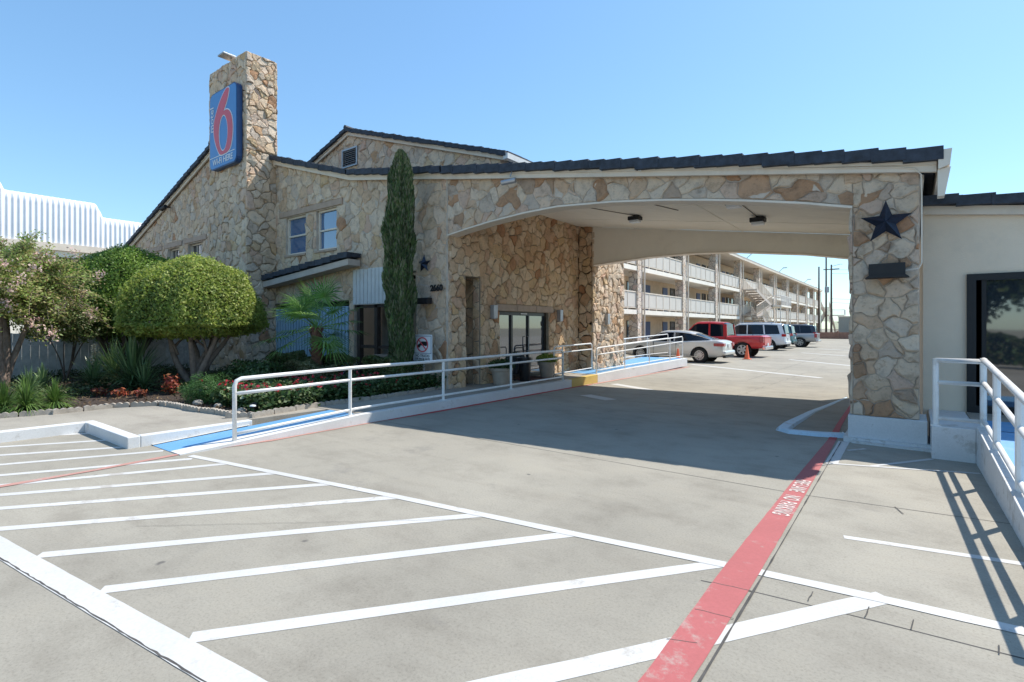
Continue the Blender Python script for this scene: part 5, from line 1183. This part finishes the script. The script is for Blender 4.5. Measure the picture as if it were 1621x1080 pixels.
# a dark shaded shrub mass under the myrtle
def bush(name, label, cat, c, r3, n, lm, size=.035, group=None, stems=0, flat=0, asp=.5, up=0):
    q = thing(name, (c[0], c[1], .16), label, cat, group); d = rand_dirs(n); rr = (rng.random(n)**(1/2.2))[:,None]
    lump = (1+.16*np.sin(d[:,0]*5+c[0]*3)+.12*np.sin(d[:,1]*7+c[1]*5)+.1*np.sin(d[:,2]*9))[:,None]
    C_ = np.array(c)+d*rr*lump*np.array(r3); C_[:,2] = np.maximum(C_[:,2], .17); A_, B_ = leaf_axes(d+np.array([0,0,up]), size, asp, .9); quads('foliage', C_, A_, B_, lm, q)
    mb = MB(); trunk_mb(mb, (c[0], c[1], .15), [(c[0]+random.uniform(-.6,.6)*r3[0], c[1]+random.uniform(-.6,.6)*r3[1], c[2]) for _ in range(6)], .02, 6, .05); mb.build('stems', 'bark_dark', q); return q
bush('shrub', 'dark twiggy evergreen shrub spreading between the plank fence and the topiary', 'shrub', (-16.9,-5.0,1.75), (1.25,.9,.55), 14000, 'leaf_hedge', .035)
# columnar cypress
def cypress(x, y, h, r):
    q = thing('cypress', (x, y, .15), 'tall narrow Italian cypress rising against the stone wall beside the no trucks sign', 'tree')
    n = 52000; f = rng.random(n)**.85; th = rng.random(n)*2*math.pi
    prof = r*np.interp(f, [0,.05,.18,.45,.75,.9,.97,1], [.40,.62,.84,1.0,.94,.72,.46,.12]); rib = 1+.16*np.sin(th*5+f*9)+.13*np.sin(th*9-f*17)+.13*np.sin(th*3+f*31)+.10*rng.random(n)
    rr = prof*rib*(1-.55*rng.random(n)**2.2); zz = .35+f*(h-.35)
    wob = .05*np.sin(f*9); C_ = np.stack([x+wob+rr*np.cos(th), y+rr*np.sin(th), zz], 1)
    a = np.stack([np.cos(th)*.22, np.sin(th)*.22, np.ones(n)], 1)+rng.normal(size=(n,3))*.16; a /= np.linalg.norm(a, axis=1)[:,None]; b = np.cross(a, rand_dirs(n)); b /= np.linalg.norm(b, axis=1)[:,None]
    s_ = (.028+.045*rng.random(n))[:,None]; quads('foliage', C_, a*s_*1.25, b*s_*.3, 'leaf_cyp', q)
    MB().tube([(x,y,.1),(x,y,2),(x,y,h-.8)], [.09,.07,.02], 8).build('trunk', 'bark_dark', q)
cypress(-8.80, -.70, 5.68, .29)
# fan palm
def palm(x, y, zt):
    q = thing('fan_palm', (x, y, .15), 'small fan palm with shaggy reddish trunk in front of the lean-to roof', 'palm')
    mb = MB(); mb.tube([(x,y,.1),(x+.02,y,.7),(x,y,zt)], [.13,.12,.11], 12)
    for i in range(160):
        th = random.uniform(0, 6.28); z = random.uniform(.2, zt); a = Vector((x+.11*math.cos(th), y+.11*math.sin(th), z)); mb.tube([a, a+Vector((math.cos(th)*.05, math.sin(th)*.05, random.uniform(.04,.12)))], .012, 4, r2=.004)
    mb.build('trunk', 'bark_palm', q)
    for i in range(21):
        th = i*2.399+.3; el = math.radians([68,50,35,18,2,-18,-35][i % 7]+random.uniform(-8,8)); L = random.uniform(.5,.85)
        d = Vector((math.cos(th)*math.cos(el), math.sin(th)*math.cos(el), math.sin(el))); b = Vector((x, y, zt-.03)); tip = b+d*L+Vector((0,0,-.05*L))
        s_ = MB(); s_.tube([b, b.lerp(tip, .5)+Vector((0,0,.02)), tip], .012, 5, r2=.007)
        side = d.cross(Vector((0,0,1))).normalized(); up = side.cross(d).normalized()
        for k in range(-12, 13):
            a = math.radians(k*10.5); ld = (d*math.cos(a)+side*math.sin(a)+up*.10*abs(k)/12).normalized(); LL = random.uniform(.60,.76)*(1-.22*abs(k)/12)
            wdt = ld.cross(up).normalized()*.016; p1 = tip+ld*LL*.55+Vector((0,0,-.01)); p2 = tip+ld*LL+Vector((0,0,-.10-.05*random.random()))
            fold = up*.008
            s_.add([tip-wdt*.4, tip+wdt*.4, p1+wdt+fold, p1-wdt+fold, p2], [(0,1,2,3),(3,2,4)], 1)
        s_.build('frond', ['leaf_palm', 'leaf_palm'], q)
palm(-10.15, -2.0, 1.62)
# spiky yuccas
def blades(name, label, x, y, n, L, wd, lm, spread=1.2, cat='plant', group=None, z=.16, droop=.25, spike=False):
    q = thing(name, (x, y, z), label, cat, group); mb = MB()
    for i in range(n):
        th = random.uniform(0, 2*math.pi); el = random.uniform(math.pi/2-spread, math.pi/2-.05); l = L*random.uniform(.7,1.1)
        d = Vector((math.cos(th)*math.cos(el), math.sin(th)*math.cos(el), math.sin(el))); b = Vector((x, y, z+random.uniform(0,.25*L))); s_ = Vector((-math.sin(th), math.cos(th), 0))
        P3 = [b+d*l*f+Vector((0,0,-droop*l*f*f*math.cos(el))) for f in (0,.35,.7,1)]; ws = (wd*.6, wd, wd*.8, .002)
        vs = []
        for p, w_ in zip(P3, ws): vs += [p-s_*w_/2, p+s_*w_/2]
        mb.add(vs, [(k*2, k*2+1, k*2+3, k*2+2) for k in range(3)])
    mb.build('blades', lm, q)
    if spike:
        m = MB(); m.tube([(x,y,z),(x+.03,y,z+.95)], .012, 5); m.build('flower_stalk', 'bark', q); n2 = 160; f = rng.random(n2)
        C_ = np.stack([x+.03*f+rng.normal(size=n2)*.035, y+rng.normal(size=n2)*.035, z+.55+.5*f], 1); A_, B_ = leaf_axes(rand_dirs(n2), .022, .8, .5); M.setdefault('dry_flower', leafmat('dry_flower_heads', [(.5,.42,.33),(.6,.5,.4)])); quads('flower_heads', C_, A_, B_, 'dry_flower', q)
    return q
blades('yucca', 'largest spiky dark green yucca left of the topiary trunks', -13.8,-4.45, 230, 1.2, .048, 'leaf_yucca', 1.45)
blades('yucca', 'bright upright yucca with a dry flower stalk left of the largest yucca', -14.75,-4.95, 120, .72, .035, 'leaf_yucca', 1.15, spike=True)
blades('yucca', 'grey-green spiky yucca in the shade near the plank fence', -16.3,-4.1, 130, 1.05, .04, 'leaf_yucca', 1.35)
blades('yucca', 'small drooping yucca right of the largest yucca, close to the topiary stems', -13.1,-4.45, 90, .75, .032, 'leaf_yucca', 1.5)
# arching grass clumps at bottom left
gl = ['grass clump farthest left along the cement edging', 'second grass clump from the left edge of the bed', 'third grass clump from the left edge of the bed', 'bright grass clump at the corner of the bed near the kerb', 'dark grass clump set back behind the front row on the left']
for i, (x, y) in enumerate(((-12.0,-7.55),(-11.7,-6.95),(-11.6,-6.3),(-11.25,-6.75),(-12.7,-6.5))):
    blades('grass_clump', gl[i]+', arching narrow leaves', x, y, 420, .50, .014, 'leaf_grass', 1.45, 'ornamental grass', 'arching grass clumps at the left of the bed', droop=.75)
for i, (x, y, lab) in enumerate(((-13.6,-6.3,'dark strappy clump below the myrtle trunk'),(-13.9,-7.2,'dark strappy clump near the left edge behind the front grasses'),(-14.6,-5.9,'dark strappy clump between the myrtle and the yuccas'))):
    blades('strappy_plant', lab, x, y, 220, .6, .03, 'leaf_yucca', 1.4, 'plant', 'dark strappy plants under the trees', droop=.7)
# low dark ground cover through the shaded back of the bed
n = 26000; x = rng.uniform(-19.2,-10.6,n); y = rng.uniform(-7.6,-.4,n)
f_ = np.sin(x*1.7+y*2.3)+np.sin(x*3.1-y*1.9)*.7+rng.normal(size=n)*.35
ok = np.array([inside((a, b), bed) and inside((a-.0, b-.35), bed) for a, b in zip(x, y)]) & (f_ > .15) & ((y > -4.3-.0*x) | (x < -12.6)); x, y, f_ = x[ok], y[ok], f_[ok]; n = len(x)
C_ = np.stack([x, y, .18+rng.random(n)*.22*np.clip(f_, .2, 1)], 1); A_, B_ = leaf_axes(np.tile([0,-.3,1.], (n, 1)), .04, .5, .8)
M['leaf_cover'] = leafmat('ground_cover_leaves', [(.03,.06,.02),(.06,.10,.035),(.10,.10,.05),(.12,.16,.07)])
quads('ground_cover', C_, A_, B_, 'leaf_cover', kind='stuff', label='low dark leafy ground cover under the trees in the planting bed', cat='ground cover')
# low plants
bush('rosemary_bush', 'bright green feathery rosemary bush at the corner of the sidewalk', 'shrub', (-10.2,-4.35,.38), (.62,.42,.30), 9000, 'leaf_rose', .03, asp=.14, up=1.0)
for i, (x, y, lab) in enumerate(((-12.2,-5.15,'red-leaved low plant right of the strappy clumps'),(-11.9,-4.9,'small crimson plant near the bed edge'),(-12.75,-5.35,'leftmost low red plant in the bed'))):
    bush('red_foliage_plant', lab, 'plant', (x, y, .27), (.17,.15,.08), 110, 'leaf_red', .045, 'low red-leaved plants')
bush('copper_plant', 'coppery orange plant in front of the largest yucca', 'plant', (-12.0,-4.3,.36), (.2,.18,.2), 260, 'leaf_red', .045)
def caladium(x, y, lab):
    q = thing('caladium', (x, y, .16), lab, 'plant', 'large-leaved pale plants'); 
    for i in range(7):
        th = i*.9+random.random(); d = Vector((math.cos(th), math.sin(th), 0)); b = Vector((x, y, .16)); p = b+d*random.uniform(.08,.2)+Vector((0,0,random.uniform(.2,.36))); s_ = MB(); s_.tube([b, p], .006, 4)
        sd = Vector((-d.y, d.x, 0)); L = .13; dn = Vector((0,0,-.05)); s_.add([p-d*.04, p+sd*.075, p+d*.06+sd*.06+dn*.5, p+d*L+dn, p+d*.06-sd*.06+dn*.5, p-sd*.075], [(0,1,2,3),(0,3,4,5)]); s_.build('leaf', 'leaf_white', q)
for x, y, lab in ((-9.55,-4.15,'pale large-leaved plant left of the first rail post'),(-8.65,-4.25,'pale large-leaved plant just right of the first rail post'),(-9.0,-3.9,'pale large-leaved plant among the bedding behind the first rail post')): caladium(x, y, lab)
# hedges behind the flowers
def hedge(x0, x1, y0, y1, h, n, lab, lm='leaf_hedge', size=.034):
    q = thing('hedge', ((x0+x1)/2, (y0+y1)/2, .16), lab, 'hedge'); f = rng.random((n,3)); e = f.copy()
    side = rng.integers(0, 4, n); e[:,1] = np.where(side == 0, f[:,1]*.18, e[:,1]); e[:,2] = np.where(side == 1, 1-.16*f[:,2]**2, e[:,2])
    top = h*(1+.10*np.sin(e[:,0]*(x1-x0)*3.1)+.07*np.sin(e[:,0]*(x1-x0)*7.3+e[:,1]*4)); C_ = np.stack([x0+e[:,0]*(x1-x0), y0+e[:,1]*(y1-y0)+.06*np.sin(e[:,0]*(x1-x0)*5), .16+e[:,2]*top], 1)
    A_, B_ = leaf_axes(np.tile([0,-.6,.8], (n,1)), size, .55, 1.1); quads('foliage', C_, A_, B_, lm, q)
    mb = MB(); 
    for i in range(int((x1-x0)*3)): xx = x0+.15+i/3; trunk_mb(mb, (xx,(y0+y1)/2,.15), [(xx+random.uniform(-.15,.15),(y0+y1)/2+random.uniform(-.1,.1),h*.8)], .015, 5, .04)
    mb.build('stems', 'bark_dark', q)
hedge(-12.6,-9.7,-1.9,-1.2,.72,26000,'low clipped hedge behind the red flowers and left of the palm trunk foot')
hedge(-9.65,-8.25,-1.15,-.45,.70,12000,'short dark hedge at the foot of the cypress')
M['azalea'] = leafmat('pale_speckled_leaves', [(.10,.13,.06),(.2,.2,.12),(.28,.26,.18),(.07,.10,.04)])
hedge(-10.9,-9.5,-2.35,-1.95,.62,9000,'loose speckled hedge around the foot of the palm', 'azalea', .036)
bush('shrub', 'leafy shrub with a few pink flowers behind the first rail section', 'shrub', (-11.1,-2.9,.50), (.85,.55,.34), 7000, 'leaf_bed', .045)
# bedding of red begonias: one mass of flowers
pts = []
while len(pts) < 1500:
    y = random.uniform(-4.45,.1); x = random.uniform(-10.6,-8.05)
    xl = -8.0-min(2.4, max(.9, .9+.55*(-y))); 
    if xl < x < -8.08: pts.append((x, y))
Cs = []; Ms = []; Ns = []
for x, y in pts:
    h = random.uniform(.22,.40)
    for _ in range(18): Cs.append((x+random.gauss(0,.075), y+random.gauss(0,.075), .18+h*random.random())); Ms.append(0); Ns.append((0,-.2,1))
    if random.random() < .11:
        for _ in range(6): Cs.append((x+random.gauss(0,.022), y+random.gauss(0,.022), .2+h+random.gauss(0,.015))); Ms.append(1); Ns.append((0,-.4,1))
C_ = np.array(Cs); Ms = np.array(Ms); A_, B_ = leaf_axes(np.array(Ns, float), .040, .7, .7); A_[Ms == 1] *= .6; B_[Ms == 1] *= .8
quads('begonia_bed', C_, A_, B_, ['leaf_bed', 'petal_red'], mi=Ms, label='mass of red begonias with dark green leaves along the walkway', cat='flowers', kind='stuff')
# spotlight in the bed and pale rocks by the ramp
q = thing('garden_spotlight', (-8.15,-4.42,.16), 'small black garden spotlight with white lens at the bed corner by the ramp', 'spotlight')
MB().tube([(-8.15,-4.42,.1),(-8.15,-4.42,.24)], .012, 6).build('stake', 'black', q); MB().tube([(-8.18,-4.38,.25),(-8.10,-4.46,.30)], [.035,.055], 12).build('lamp_head', 'black', q); MB().lathe([(0,.0),(.05,.0),(.045,.02),(0,.03)], (-8.07,-4.49,.29), 12).build('lens', 'sign_white', q)
for i, (x, y, r, lab) in enumerate(((-8.32,-4.55,.075,'fist-sized pale rock beside the garden spotlight'),(-9.9,-4.6,.09,'pale round rock between the rosemary and the edging'),(-9.2,-4.55,.07,'small pale rock left of the first rail post'))):
    m = MB(); bm = bmesh.new(); bmesh.ops.create_icosphere(bm, subdivisions=3, radius=r)
    for v in bm.verts: v.co *= 1+random.uniform(-.07,.07); v.co.z *= .7
    m.add([(v.co.x+x, v.co.y+y, v.co.z+.2) for v in bm.verts], [tuple(v.index for v in f.verts) for f in bm.faces]); bm.free(); m.build('rock', 'edging', label=lab, cat='rock', group='pale rocks in the bed')
hedge(-1.5,8.5,-17.6,-16.6,1.1,14000,'long clipped street hedge behind the viewpoint, mirrored in the right-hand door', 'leaf_hedge', .09)
# street trees and hedge across the road behind the viewpoint (seen in the glass doors)
def tree(x, y, h, r, lab, seed):
    random.seed(seed); q = thing('street_tree', (x, y, 0), lab, 'tree', 'trees across the street behind the viewpoint'); mb = MB(); trunk_mb(mb, (x,y,0), [(x+random.uniform(-1,1), y+random.uniform(-1,1), h*.55) for _ in range(4)], .2, 8, .3); Cs = []
    for _ in range(60):
        d = Vector(rand_dirs(1)[0]); c = Vector((x,y,h*.68))+Vector((d.x*r,d.y*r,d.z*h*.3))*random.uniform(.4,1)
        for _ in range(110): Cs.append(tuple(c+Vector((random.gauss(0,.35),random.gauss(0,.35),random.gauss(0,.25)))))
    mb.build('trunk', 'bark_dark', q, smooth=True); C_ = np.array(Cs); A_, B_ = leaf_axes(rand_dirs(len(C_)), .14, .6, .5); quads('crown', C_, A_, B_, 'leaf_tree', q)
for i, (x, y, h, r) in enumerate(((2.9,-20,5.6,1.9),(6.2,-22,6,2.3),(-5,-28,7.5,2.6),(12,-25,7,2.6))):
    tree(x, y, h, r, 'broad street tree across the road, '+['seen in the right-hand glass door','second from the right','standing left of the others','farthest right'][i], 50+i)
